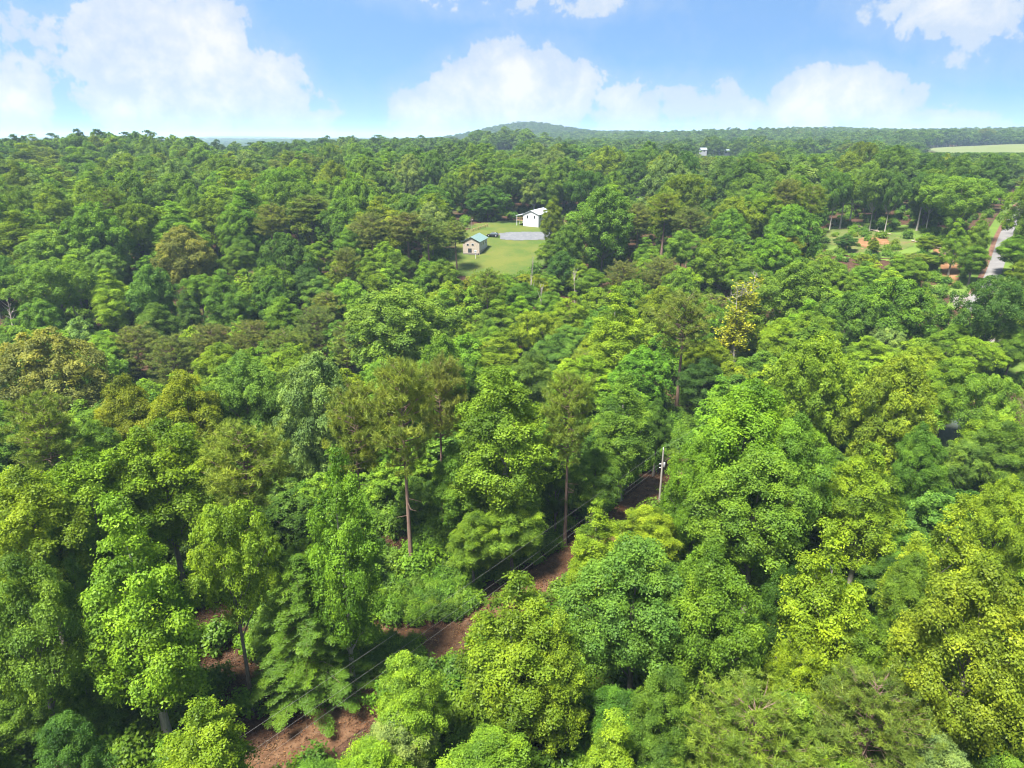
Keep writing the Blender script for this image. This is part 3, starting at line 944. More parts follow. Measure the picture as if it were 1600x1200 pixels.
# (u of the top, v of the top, crown width px, kind, tint, height m, label)
HAND = [
    # left foreground
    (185, 772, 215, 'poplar', 'lime2', 26, 'tall lime-green tree whose crown fills the left foreground beside the dark hollow'),
    (15, 862, 170, 'oak', 'cool', 22, 'blue-green tree at the left edge, in front of the tall lime-green tree'),
    (345, 785, 150, 'flat', 'lime2', 23, 'yellow-green broadleaf tree above the dark hollow, left of the hemlock'),
    (462, 868, 205, 'hemlock', 'hem', 17, 'dark green hemlock with layered drooping boughs beside the power lines'),
    (518, 700, 145, 'poplar', 'bright', 27, 'tall pointed green tree standing just behind the hemlock'),
    (300, 1105, 190, 'poplar', 'lime', 15, 'young lime-green treetop at the bottom edge, left of the brown cut strip'),
    (642, 1020, 150, 'oak', 'bright', 14, 'small round bright green tree beside the fork of the brown strip'),
    (612, 1112, 130, 'oak', 'pale', 11, 'pale green small tree below the small round bright green tree'),
    (585, 1168, 170, 'oak', 'lime', 11, 'yellow-green treetops cut by the bottom edge, left of centre'),
    (90, 1120, 130, 'oak', 'deep', 13, 'low deep green tree in the bottom left corner'),
    # centre foreground
    (800, 902, 200, 'poplar', 'yellow', 19, 'big yellow-green tree in the bottom centre hiding part of the brown strip'),
    (872, 950, 130, 'poplar', 'lime', 17, 'yellow-green tree leaning against the big yellow-green bottom centre tree'),
    (1000, 836, 225, 'oak', 'cool', 21, 'large soft green tree right of the bottom centre tree'),
    (1125, 852, 180, 'oak', 'fresh', 21, 'full green tree on the right shoulder of the large soft green one'),
    (960, 1112, 145, 'poplar', 'lime', 13, 'yellow-green treetop at the bottom edge below the large soft green tree'),
    (1040, 1040, 120, 'oak', 'mid', 14, 'mid-green lower tree between the bottom edge treetop and the olive pine'),
    (935, 785, 115, 'poplar', 'lime', 15, 'star-leaved lime-green small tree between the brown strip and utility pole'),
    (1020, 790, 120, 'oak', 'lime', 11, 'low yellow-green tree standing at the foot of the utility pole'),
    (1090, 770, 90, 'oak', 'fresh', 12, 'green sapling right of the utility pole foot'),
    # right foreground
    (1312, 812, 175, 'poplar', 'lime', 23, 'yellow-green tree with a pale trunk in the middle of the right foreground'),
    (1258, 962, 95, 'poplar', 'lime', 15, 'narrow lime-green tree above the two bottom right pines'),
    (1362, 955, 130, 'oak', 'fresh', 16, 'leafy green tree right of the narrow lime-green one'),
    (1552, 882, 235, 'oak', 'yellow', 24, 'large yellow-green tree with forked trunk at the right edge, bottom right'),
    (1195, 1082, 250, 'youngpine', 'pine', 15, 'broad olive pine crown at the bottom edge, left of two'),
    (1378, 1058, 200, 'youngpine', 'pine', 15, 'olive-green pine crown near the bottom right, right of two'),
    (1470, 1150, 155, 'oak', 'pale', 11, 'pale silvery small tree in front of the right bottom pine'),
    (1500, 772, 160, 'poplar', 'yellow', 22, 'olive-yellow tree with a bare fork, right of the pale-trunked tree'),
    (1440, 860, 110, 'oak', 'mid', 17, 'mid-green tree between the pale-trunked tree and the right edge giant'),
    (1240, 880, 100, 'oak', 'deep', 17, 'deep green tree behind the narrow lime-green one'),
    (1580, 740, 120, 'oak', 'lime', 20, 'yellow-green tree at the right edge below the pond'),
    (1580, 655, 120, 'oak', 'mid', 17, 'mid-green tree hiding most of the pond at the right edge'),
    (1515, 690, 80, 'flat', 'cool', 14, 'small blue-green tree on the near side of the pond'),
    (1500, 508, 90, 'oak', 'fresh', 14, 'fresh green tree in front of the gravel drive'),
    (1590, 510, 70, 'oak', 'mid', 14, 'mid-green tree in front of the gravel drive at the right edge'),
    (1590, 1120, 120, 'oak', 'fresh', 13, 'green tree low in the bottom right corner'),
    # right middle
    (1170, 590, 215, 'oak', 'bright', 26, 'broad bright green tree right of the pole, highest crown of its clump'),
    (1250, 640, 130, 'oak', 'fresh', 24, 'green tree on the right flank of the broad bright green clump'),
    (1195, 700, 210, 'oak', 'fresh', 22, 'full green tree in front of the broad bright green tree'),
    (1095, 680, 120, 'oak', 'bright', 20, 'bright green tree just right of the utility pole'),
    (1285, 515, 165, 'oak', 'lime', 25, 'domed yellow-green tree in the right middle, behind the bright clump'),
    (1415, 553, 175, 'oak', 'yellow', 24, 'wide yellow-tinged tree left of the pond'),
    (1368, 690, 130, 'poplar', 'lime', 20, 'yellow-green tree below the wide yellow-tinged tree'),
    (1450, 660, 90, 'oak', 'mid', 18, 'mid-green tree between the yellow-tinged tree and the pond'),
    (1558, 585, 135, 'flat', 'fresh', 21, 'layered green tree standing in front of the pond at the right edge'),
    (1490, 553, 105, 'oak', 'bright', 19, 'light green round tree above the pond'),
    (1560, 432, 125, 'flat', 'deep', 24, 'dark green oak with visible trunk below the end of the road'),
    (1405, 432, 160, 'oak', 'fresh', 22, 'full green tree left of the gravel apron'),
    (1335, 455, 110, 'oak', 'mid', 20, 'mid-green tree on the left side of the full green apron tree'),
    (1250, 408, 130, 'oak', 'fresh', 22, 'green oak right of the dying yellow tree'),
    (1160, 430, 72, 'sparse', 'gold', 25, 'half-bare dying tree with yellow leaves and grey twigs'),
    (1072, 448, 108, 'pine', 'brownpine', 27, 'brownish olive pine with a bare trunk left of the dying yellow tree'),
    (965, 446, 120, 'poplar', 'lime', 26, 'tall yellow-green tree with a pale grey trunk, right of centre'),
    (978, 588, 125, 'poplar', 'mid', 20, 'deep green tree below the tall pale-trunked yellow-green tree'),
    (1030, 620, 60, 'oak', 'deep', 14, 'deep green low tree below the brownish olive pine'),
    (1105, 560, 90, 'oak', 'dark', 14, 'dark low tree between the brownish pine and the bright clump'),
    # centre
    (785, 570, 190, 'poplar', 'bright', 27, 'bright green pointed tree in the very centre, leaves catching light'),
    (722, 690, 120, 'oak', 'mid', 17, 'green understory tree left of the bright pointed centre tree'),
    (738, 800, 100, 'oak', 'fresh', 11, 'low green tree beside the bare pine trunk'),
    (800, 770, 120, 'oak', 'bright', 12, 'green tree filling the foot of the bright centre tree'),
    (890, 578, 100, 'pine', 'pine', 25, 'olive pine right of the bright centre tree, long bare trunk'),
    (930, 700, 90, 'oak', 'mid', 13, 'mid-green low tree between the right-hand pine and the utility pole'),
    (870, 720, 80, 'oak', 'deep', 12, 'deep green low tree behind the right-hand pine trunk'),
    (625, 556, 130, 'pine', 'pine', 29, 'tallest olive pine in the middle with a long reddish bare trunk'),
    (545, 592, 120, 'pine', 'pine', 26, 'olive pine on the left of the tallest middle pine'),
    (682, 546, 95, 'pine', 'brownpine', 27, 'brownish pine on the right shoulder of the tallest middle pine'),
    (620, 443, 215, 'oak', 'light', 25, 'broad light green domed tree in the centre left, below the cottage'),
    (690, 520, 120, 'oak', 'fresh', 21, 'green tree on the right side of the broad light green dome'),
    (760, 416, 58, 'pine', 'pine', 22, 'slim pine with a bare trunk between the light dome and the lawn'),
    (690, 406, 62, 'oak', 'fresh', 16, 'small round green tree below the cottage'),
    (870, 520, 80, 'oak', 'cool', 15, 'blue-green small tree left of the tall pale-trunked yellow-green tree'),
    (895, 455, 70, 'poplar', 'lime', 17, 'yellow-green slim tree left of the tall pale-trunked one'),
    (830, 545, 80, 'oak', 'cool', 17, 'soft blue-green tree behind the bright centre tree'),
    (760, 500, 70, 'poplar', 'fresh', 14, 'small green pointed tree below the slim pine'),
    (820, 440, 60, 'oak', 'mid', 12, 'small green tree at the lower edge of the lawn'),
    (865, 470, 60, 'oak', 'mid', 13, 'round mid-green small tree below the large oak by the white house'),
    # left middle
    (490, 548, 165, 'oak', 'silver', 24, 'silvery pale green tree in the left middle'),
    (372, 545, 125, 'oak', 'cool', 24, 'rounded blue-green tree left of the silvery pale tree'),
    (285, 575, 130, 'oak', 'olive', 23, 'olive-green rounded tree left of the rounded blue-green tree'),
    (190, 585, 120, 'oak', 'olive', 22, 'dull olive tree between the cream-tinged tree and olive rounded tree'),
    (60, 512, 205, 'oak', 'cream', 25, 'cream-tinged olive chestnut-like tree at the left edge'),
    (62, 606, 125, 'pine', 'pine', 24, 'olive pine below the cream-tinged tree at the left edge'),
    (150, 655, 110, 'oak', 'fresh', 18, 'green tree right of the left edge pine'),
    (240, 652, 200, 'oak', 'lime2', 24, 'yellow-green domed tree in the left foreground, behind the tall lime tree'),
    (130, 700, 190, 'oak', 'lime', 23, 'lime-green tree left of the yellow-green dome'),
    (30, 725, 190, 'oak', 'lime2', 23, 'lime-green broad tree at the left edge, above the blue-green one'),
    (375, 650, 150, 'pine', 'pine', 25, 'pale olive pine between the yellow-green dome and tall pointed tree'),
    (400, 820, 90, 'oak', 'mid', 14, 'mid-green low tree behind the hemlock'),
    (90, 800, 100, 'oak', 'fresh', 18, 'green tree between two lime-green trees on the left'),
    (205, 505, 80, 'youngpine', 'brownpine', 15, 'first brownish young pine from the left in the pine band'),
    (262, 520, 80, 'youngpine', 'brownpine', 15, 'second brownish young pine from the left in the pine band'),
    (330, 503, 85, 'youngpine', 'brownpine', 16, 'third brownish young pine from the left in the pine band'),
    (395, 497, 80, 'youngpine', 'brownpine', 16, 'fourth brownish young pine from the left in the pine band'),
    (445, 512, 80, 'youngpine', 'pine', 15, 'fifth young pine from the left in the pine band'),
    (492, 478, 72, 'youngpine', 'brownpine', 16, 'sixth young pine from the left, beside the broad light green dome'),
    (440, 462, 72, 'oak', 'fresh', 15, 'round green tree standing behind the band of young pines'),
    (545, 500, 60, 'youngpine', 'brownpine', 14, 'brown-tinged young pine half behind the broad light green dome'),
    (290, 452, 46, 'poplar', 'deep', 15, 'dark narrow cone-shaped tree behind the young pine band'),
    (70, 408, 135, 'flat', 'fresh', 21, 'flat-topped green oak above the dead snags on the left'),
    (165, 420, 85, 'poplar', 'lime', 19, 'yellow-green tree right of the flat-topped oak'),
    (230, 412, 90, 'oak', 'cool', 20, 'blue-green tree right of the yellow-green one above the snags'),
    (345, 420, 80, 'poplar', 'mid', 20, 'slender mid-green tree with thin pale stem left of the wood edge'),
    (282, 350, 120, 'oak', 'cream', 22, 'large olive cream-flecked oak in the left woods'),
    (440, 362, 95, 'oak', 'deep', 22, 'dark rich green oak left of the cottage pines'),
    (420, 430, 80, 'oak', 'deep', 17, 'dark green tree below the rich green oak'),
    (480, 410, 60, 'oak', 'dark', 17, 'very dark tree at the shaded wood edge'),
    (540, 385, 50, 'pine', 'brownpine', 20, 'pine with grey bare trunk left of the cottage'),
    (580, 330, 75, 'pine', 'brownpine', 22, 'tall brownish pine in the row left of the cottage, leftmost of three'),
    (635, 328, 75, 'pine', 'brownpine', 22, 'tall brownish pine in the row left of the cottage, middle of three'),
    (668, 335, 65, 'pine', 'brownpine', 21, 'tall brownish pine in the row left of the cottage, rightmost of three'),
    (712, 342, 50, 'pine', 'pine', 17, 'pine with a bare trunk right against the cottage'),
    (578, 390, 60, 'poplar', 'fresh', 14, 'green pointed small tree below the tall pines'),
    (622, 395, 55, 'oak', 'mid', 13, 'round green small tree below the tall pines'),
    # round the house
    (672, 288, 80, 'oak', 'mid', 16, 'rounded dense green maple behind the lawn, left of two'),
    (762, 290, 80, 'oak', 'deep', 15, 'rounded dense dark maple behind the lawn, right of two'),
    (945, 290, 118, 'oak', 'mid', 28, 'large full green oak right of the white house'),
    (895, 345, 70, 'oak', 'mid', 19, 'green tree hiding the right side of the white house'),
    (880, 392, 70, 'oak', 'deep', 13, 'deep green low tree beside the lower right corner of the lawn'),
    (865, 305, 40, 'poplar', 'olive', 21, 'thin olive tree behind the white house roof'),
    (930, 420, 70, 'oak', 'mid', 13, 'dense green small tree below the large oak by the house'),
    (975, 406, 62, 'youngpine', 'brownpine', 14, 'brownish rounded pine below the large oak, left of two'),
    (1035, 400, 68, 'youngpine', 'brownpine', 15, 'brownish rounded pine below the large oak, right of two'),
    (1000, 315, 60, 'pine', 'brownpine', 21, 'brownish pine right of the large oak by the house'),
    (1040, 300, 62, 'pine', 'olive', 22, 'olive pine in front of the hidden roofs'),
    (1080, 320, 70, 'pine', 'brownpine', 20, 'brown-green pine below the grey hidden roof'),
    (1150, 305, 85, 'oak', 'olive', 20, 'olive-green oak right of the grey hidden roof'),
    (1235, 278, 62, 'pine', 'brownpine', 24, 'tall thin pine left of the clay clearing, left of two'),
    (1275, 285, 58, 'pine', 'olive', 23, 'tall thin pine left of the clay clearing, right of two'),
    (1130, 372, 100, 'oak', 'fresh', 17, 'fresh green tree in front of the olive-green oak'),
    (1210, 365, 100, 'oak', 'bright', 17, 'bright green tree left of the clay clearing, lower down'),
    (1062, 415, 80, 'oak', 'bright', 17, 'bright green tree behind the brownish olive pine'),
    (1185, 420, 80, 'oak', 'mid', 17, 'mid-green tree behind the dying yellow tree'),
    (1290, 400, 85, 'oak', 'fresh', 15, 'green tree in front of the clay clearing, left end'),
    (1350, 408, 66, 'poplar', 'bright', 12, 'pointed bright green tree in front of the clay clearing'),
    (1405, 398, 68, 'poplar', 'fresh', 12, 'pointed green tree in front of the clay clearing, right of the bright one'),
    (1436, 402, 56, 'oak', 'fresh', 11, 'low green tree left of the bare clay bank'),
    (1325, 367, 40, 'oak', 'deep', 6, 'dark round shrub-like tree on the clay clearing'),
    (1368, 369, 24, 'poplar', 'olive', 6, 'small pointed olive tree on the orange clay'),
    (1508, 275, 130, 'flat', 'fresh', 22, 'big light green oak left of the road'),
    (1500, 340, 42, 'poplar', 'bright', 17, 'pale green slim tree beside the road, left of two'),
    (1536, 333, 46, 'poplar', 'fresh', 18, 'green slim tree beside the road, right of two'),
    (1526, 382, 54, 'oak', 'mid', 12, 'mid-green low tree at the foot of the two slim roadside trees'),
    (1595, 368, 66, 'oak', 'fresh', 12, 'green tree on the far side of the road, at the right edge'),
]
# trees of the wood edge behind the clay: placed by the foot of the trunk
EDGE = [
    (1296, 360, 55, 'flat', 'mid', 22, 'oak at the clay wood edge, first pale leaning trunk from the left'),
    (1312, 358, 50, 'flat', 'fresh', 21, 'oak at the clay wood edge, second pale trunk from the left'),
    (1326, 355, 50, 'flat', 'cool', 22, 'oak at the clay wood edge, third trunk from the left'),
    (1358, 362, 66, 'flat', 'mid', 23, 'oak at the clay wood edge, forked pale trunk, fourth from the left'),
    (1382, 364, 58, 'flat', 'deep', 22, 'oak at the clay wood edge, fifth pale trunk from the left'),
    (1432, 361, 55, 'flat', 'deep', 21, 'oak at the clay wood edge, sixth trunk from the left'),
    (1446, 363, 62, 'flat', 'mid', 21, 'oak at the clay wood edge, last pale trunk before the road'),
]
CLEAR = [  # (u0, u1, v that trees in front must stay below, distance of what is seen)
    (718, 850, 425, 232), (700, 735, 405, 240), (1540, 1566, 446, 224), (1552, 1582, 402, 264), (1566, 1598, 362, 302), (1578, 1600, 345, 340), (1285, 1440, 394, 268), (1288, 1455, 366, 285), (1462, 1500, 448, 238), (1486, 1514, 484, 200),
    (1450, 1640, 237, 1090), (1110, 1148, 242, 765), (780, 797, 233, 800), (1000, 1012, 304, 340), (1116, 1137, 307, 330), (728, 870, 352, 322),
    (395, 570, 1200, 50), (680, 748, 1015, 68), (845, 888, 945, 80), (955, 1042, 800, 96), (0, 135, 512, 165),
    (1096, 1108, 239, 760), (1265, 1280, 238, 760),
]
def clear_cap(x, y, z, h, w):
    """how high a tree may grow here and still leave the seen things in view"""
    r = math.hypot(x, y)
    u, v, dep = project((x, y, z + h))
    hw = FPX * w * 0.5 / max(dep, 1)
    for (u0, u1, vb, R_) in CLEAR:
        if r < R_ and u + hw * 0.75 > u0 and u - hw * 0.75 < u1 and v < vb:
            d = ray(u, vb)
            zc = CAM_Z + d[2] * (r / math.hypot(d[0], d[1]))
            h = min(h, zc - z - 0.5)
    return h


def dist_line(line, x, y):
    L_ = np.asarray([p[:2] for p in line])
    best = np.full(np.shape(x), 1e9)
    for a, b in zip(L_[:-1], L_[1:]):
        ab = b - a
        t = np.clip(((x - a[0]) * ab[0] + (y - a[1]) * ab[1]) / (ab @ ab), 0, 1)
        best = np.minimum(best, np.hypot(x - a[0] - t * ab[0], y - a[1] - t * ab[1]))
    return best


def hand_cap(x, y, z, h, w):
    """undergrowth trees stay below the crowns that stand behind them"""
    r = math.hypot(x, y)
    u, v, dep = project((x, y, z + h))
    hw = FPX * w * 0.5 / max(dep, 1)
    for (hu, hv, hwd, hb, hr) in HCAP:
        if r < hr - 2 and abs(u - hu) < hw * 0.8 + hwd * 0.4 and v < hb:
            d = ray(u, hb)
            h = min(h, CAM_Z + d[2] * (r / math.hypot(d[0], d[1])) - z)
    return h


TREES = []   # dict(x, y, z, h, w, kind, tint, label)
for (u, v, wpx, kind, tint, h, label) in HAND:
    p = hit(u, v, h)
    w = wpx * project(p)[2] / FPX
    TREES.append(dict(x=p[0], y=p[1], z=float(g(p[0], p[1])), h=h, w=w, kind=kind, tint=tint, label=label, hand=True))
for (u, v, wpx, kind, tint, h, label) in EDGE:
    p = hit(u, v)
    w = wpx * project(p)[2] / FPX
    TREES.append(dict(x=p[0], y=p[1], z=p[2], h=h, w=w, kind=kind, tint=tint, label=label, hand=True, edge=True))

HCAP = []
for t in TREES:
    u_, v_, dep_ = project((t['x'], t['y'], t['z'] + t['h']))
    HCAP.append((float(u_), float(v_), FPX * t['w'] / float(dep_), float(v_) + 0.36 * FPX * t['h'] * 0.6 / float(dep_), math.hypot(t['x'], t['y'])))

# places no tree grows, seen or not: buildings and their yards
YARDS = [LAWN, LOT, CLAY, GULLY, APRON, DRIVE, FIELD, POND]
OPEN_SHADE = [(330, 975, 5.0), (625, 850, 4.2), (625, 915, 3.8), (335, 1040, 4.5)]   # brown hollows under the trees
OPEN_SHADE = [(*hit(u, v)[:2], r) for u, v, r in OPEN_SHADE]
hx = np.array([[t['x'], t['y'], t['w']] for t in TREES])


def scatter(rmin, rmax, s, half_deg=44, seed=1):
    rng = np.random.default_rng(seed)
    xm = rmax * math.sin(math.radians(half_deg)) + 5
    X, Y = np.meshgrid(np.arange(-xm, xm, s), np.arange(0, rmax, s))
    X = X + rng.uniform(-0.42, 0.42, X.shape) * s + (np.arange(X.shape[0]) % 2)[:, None] * s * 0.5
    Y = Y + rng.uniform(-0.42, 0.42, Y.shape) * s
    X, Y = X.ravel(), Y.ravel()
    R_ = np.hypot(X, Y); A = np.degrees(np.abs(np.arctan2(X, Y)))
    ok = (R_ >= rmin) & (R_ < rmax) & ((A < half_deg) | (np.abs(X) < 60) & (R_ < 90))
    X, Y = X[ok], Y[ok]
    ok = np.ones(len(X), bool)
    for poly in YARDS:
        ok &= ~inside(poly, X, Y)
    ok &= dist_line(ROADLINE, X, Y) > 6.0
    return X[ok], Y[ok]


# species mix of the woods: tint and kind by a slow varying noise so that stands hold together
def stand(x, y, rng):
    q = math.sin(x * 0.013 + 1.3) + math.sin(y * 0.011 + x * 0.004) + rng.normal(0, 0.8)
    uu = 800 + FPX * x / max(y, 1)
    r = math.hypot(x, y)
    if rng.uniform() < (0.045 if q > 0.3 else 0.012):
        return 'pine', rng.choice(['pine', 'olive', 'brownpine'])
    if uu < 640 and 240 < r < 520 and rng.uniform() < 0.6:
        return rng.choice(['poplar', 'oak']), rng.choice(['olive', 'lime', 'olive', 'fresh', 'bright'])
    if r > 1800 and 690 < uu < 950:
        return 'oak', rng.choice(['dark', 'deep'])
    if r > 470:
        return ('oak' if rng.uniform() < 0.8 else 'flat'), rng.choice(['mid', 'deep', 'cool', 'deep', 'mid', 'fresh', 'dark'])
    k = 'poplar' if rng.uniform() < 0.2 else ('oak' if rng.uniform() < 0.85 else 'flat')
    if q > 0.8:
        t = rng.choice(['fresh', 'olive', 'bright', 'mid', 'lime'])
    elif q > -0.5:
        t = rng.choice(['mid', 'fresh', 'cool', 'fresh', 'deep', 'silver'])
    else:
        t = rng.choice(['deep', 'mid', 'dark', 'cool', 'olive', 'mid'])
    return k, t


rng = np.random.default_rng(5)
FILL = []
for (r0, r1, s, hmin, hmax, sd) in [(18, 118, 6.6, 7, 11, 21), (118, 236, 11.0, 11, 18, 22), (236, 330, 13.5, 19, 28, 23), (330, 700, 16, 17, 29, 24),
                                    (700, 1500, 18, 16, 28, 25), (1500, 3200, 19, 18, 25, 26), (3200, 9000, 60, 18, 22, 27)]:
    X, Y = scatter(r0, r1, s, seed=sd)
    Z = g(X, Y)
    rowd = dist_line(ROW, X, Y); trd = dist_line(TRAIL, X, Y)
    for x, y, z, d1, d2 in zip(X, Y, Z, rowd, trd):
        if r1 <= 120 and (d1 < 8.0 or d2 < 4.0):
            continue
        h = rng.uniform(hmin, hmax)
        w = h * rng.uniform(0.7, 1.0) if r1 <= 236 else s * rng.uniform(0.95, 1.7)
        if r1 <= 330:
            dd = np.hypot(hx[:, 0] - x, hx[:, 1] - y)
            if (dd < hx[:, 2] * (0.30 if r1 <= 236 else 0.42) + w * 0.12).any():
                continue
            if any(math.hypot(x - a, y - b) < c for a, b, c in OPEN_SHADE):
                continue
        if z > 200: continue
        kind, tint = stand(x, y, rng)
        if r1 <= 120:
            kind, tint = ('oak' if rng.uniform() < 0.7 else 'poplar'), rng.choice(['mid', 'fresh', 'deep', 'cool', 'bright'])
        if r1 <= 1500:
            h2 = clear_cap(x, y, z, h, w)
            if r1 <= 330:
                h2 = min(h2, hand_cap(x, y, z, h, w))
            if h2 < 4.5:
                continue
            if h2 < h:
                w *= max(0.6, h2 / h); h = h2
        FILL.append(dict(x=x, y=y, z=float(z), h=h, w=w, kind=kind, tint=tint, label=None, hand=False))

# which of them show: paint the crowns back to front on a small canvas, then count
ALL = TREES + FILL
order = sorted(range(len(ALL)), key=lambda i: -math.hypot(ALL[i]['x'], ALL[i]['y']))
CW, CH = 640, 480
canvas = np.full((CH, CW), -1, np.int32)
sx = CW / 1600
for i in order:
    t = ALL[i]
    r = math.hypot(t['x'], t['y'])
    if r > 1500: continue
    cz = t['z'] + t['h'] * 0.66
    u, v, dep = project((t['x'], t['y'], cz))
    if dep < 5: continue
    a = FPX * t['w'] * 0.5 / dep * sx
    slope = (CAM_Z - cz) / max(r, 1)
    b = FPX * (t['h'] * 0.36 + t['w'] * 0.5 * min(1, slope)) / dep * sx
    cu, cv = u * sx, v * sx
    x0, x1 = max(0, int(cu - a)), min(CW, int(cu + a) + 2)
    y0, y1 = max(0, int(cv - b)), min(CH, int(cv + b) + 2)
    if x0 >= x1 or y0 >= y1: continue
    yy, xx = np.mgrid[y0:y1, x0:x1]
    mk = ((xx - cu) / max(a, .7)) ** 2 + ((yy - cv) / max(b, .7)) ** 2 <= 1
    canvas[y0:y1, x0:x1][mk] = i
seen = np.bincount(canvas[canvas >= 0], minlength=len(ALL))
n_broad = sum(1 for t in TREES if NAMES[t['kind']][0] == 'broadleaf_tree')
n_pine = sum(1 for t in TREES if NAMES[t['kind']][0] == 'pine_tree')
rank = sorted((i for i in range(len(TREES), len(ALL)) if seen[i] >= 12), key=lambda i: -seen[i])
single = []
for i in rank:
    if ALL[i]['kind'] == 'pine':
        if n_pine < 110: n_pine += 1; single.append(i)
    elif n_broad < 300:
        n_broad += 1; single.append(i)
singles = set(single)
print('TREES hand', len(TREES), 'fill', len(FILL), 'single', len(single), 'broad', n_broad, 'pine', n_pine)

# labels for the trees of the woods: looks, a thing one can find, and the order from the left
TINTWORD = {'lime': 'lime-green', 'lime2': 'lime-green', 'yellow': 'yellow-green', 'bright': 'bright green', 'fresh': 'fresh green', 'mid': 'mid-green', 'deep': 'deep green', 'cool': 'blue-green', 'dark': 'dark green',
            'olive': 'olive-green', 'pine': 'olive', 'brownpine': 'brownish', 'pale': 'pale green', 'light': 'light green', 'silver': 'silvery green', 'cream': 'cream-flecked', 'gold': 'yellow', 'hem': 'dark'}
FORM = {'oak': 'rounded tree', 'flat': 'flat-topped tree', 'poplar': 'pointed tree', 'pine': 'pine'}


def place_of(u, v):
    if v > 640:
        return 'low under foreground trees' + (' left of brown strip' if u < 700 else ' right of brown strip')
    if v > 430:
        return ('among the left middle woods' if u < 560 else 'in the hollow below the lawn' if u < 1000 else 'below the clay clearing')
    if v > 300:
        return ('left of the cottage' if u < 735 else 'beside the white house' if u < 1000 else 'left of the clay clearing' if u < 1290 else 'around the clay clearing')
    return ('on the far left slope' if u < 420 else 'on the slope behind the cottage' if u < 735 else 'behind the white house' if u < 1000 else 'behind the hidden roofs' if u < 1290 else 'behind the clay clearing')


ORD = ['first', 'second', 'third', 'fourth', 'fifth', 'sixth', 'seventh', 'eighth', 'ninth', 'tenth', 'eleventh', 'twelfth', 'thirteenth', 'fourteenth', 'fifteenth', 'sixteenth', 'seventeenth', 'eighteenth', 'nineteenth', 'twentieth']
bucket = {}
for i in single:
    t = ALL[i]
    u, v, _ = project((t['x'], t['y'], t['z'] + t['h'] * 0.8))
    bucket.setdefault((TINTWORD[t['tint']], FORM[t['kind']], place_of(u, v)), []).append((float(u), i))
for (tw, fw, pl), L_ in bucket.items():
    L_.sort()
    for k, (_, i) in enumerate(L_):
        if len(L_) == 1:
            ALL[i]['label'] = f'the only {tw} {fw} {pl}'
        else:
            ALL[i]['label'] = f'{tw} {fw} {pl}, {ORD[k] if k < 20 else str(k + 1) + "th"} such from left'


def tint_of(t, rng):
    c = np.array(PAL[t['tint']])
    if not t.get('hand'):
        c = (0.8 * c + 0.2 * np.array((0.10, 0.17, 0.012))) * float(np.interp(math.hypot(t.get('x', 0), t.get('y', 0)), [100, 120, 220, 260, 470, 600], [1.05, 1.2, 1.15, 0.93, 0.88, 0.78]))  # brightness put into the tint by distance: mid woods lightened against self-shadowing, far darkened
    c = c * rng.normal(1, 0.07) * np.array([rng.normal(1, 0.06), 1, rng.normal(1, 0.08)])
    return [float(q) for q in np.clip(c, 0.008, 0.4)]


def pick(store, kind, i):
    L_ = store.get(kind) or store['oak' if kind in ('flat', 'poplar', 'oak') else 'pine']
    return L_[i % len(L_)]


rng = np.random.default_rng(77)
for n, i in enumerate(list(range(len(TREES))) + single):
    t = ALL[i]
    r = math.hypot(t['x'], t['y'])
    store = SHAPES
    shp = t['kind']
    if shp in ('oak', 'flat') and t['w'] > 13.5 and r > 95:
        shp, store = ('bigoak' if shp == 'oak' else 'bigflat'), SHAPES
    crown, wood, H0, W0 = pick(store, shp, int(rng.integers(0, 97)))[:4]
    name, cat = NAMES[t['kind']]
    root = link(name, None)
    root.location = (t['x'], t['y'], t['z'])
    root.rotation_euler = (0, 0, float(rng.uniform(0, 6.28)))
    kx = t['w'] / W0
    root.scale = (kx, kx, t['h'] / H0)
    tag(root, t['label'], cat, 'woodland trees')
    a = link('trunk', wood, root)
    b = link('crown', crown, root)
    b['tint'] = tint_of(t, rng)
    if t.get('edge'):
        a.material_slots[0].link = 'OBJECT'
        a.material_slots[0].material = M_BARK_PALE

# everything farther or smaller: one wood that reads as a mass
src = bpy.data.collections.new('forest_sources')
FOREST_IDX = {}
k = 0
for store, nm in ((MID, 'mid'), (FAR, 'far')):
    for kind, L_ in store.items():
        for s_ in L_:
            G_ = Geo(); G_.join(s_[4], 0); G_.join(s_[5], 1)
            o = bpy.data.objects.new('source_%02d' % k, G_.mesh('forest_tree', [s_[6], s_[7]]))
            src.objects.link(o)
            FOREST_IDX.setdefault((nm, kind), []).append((k, s_[2], s_[3]))
            k += 1


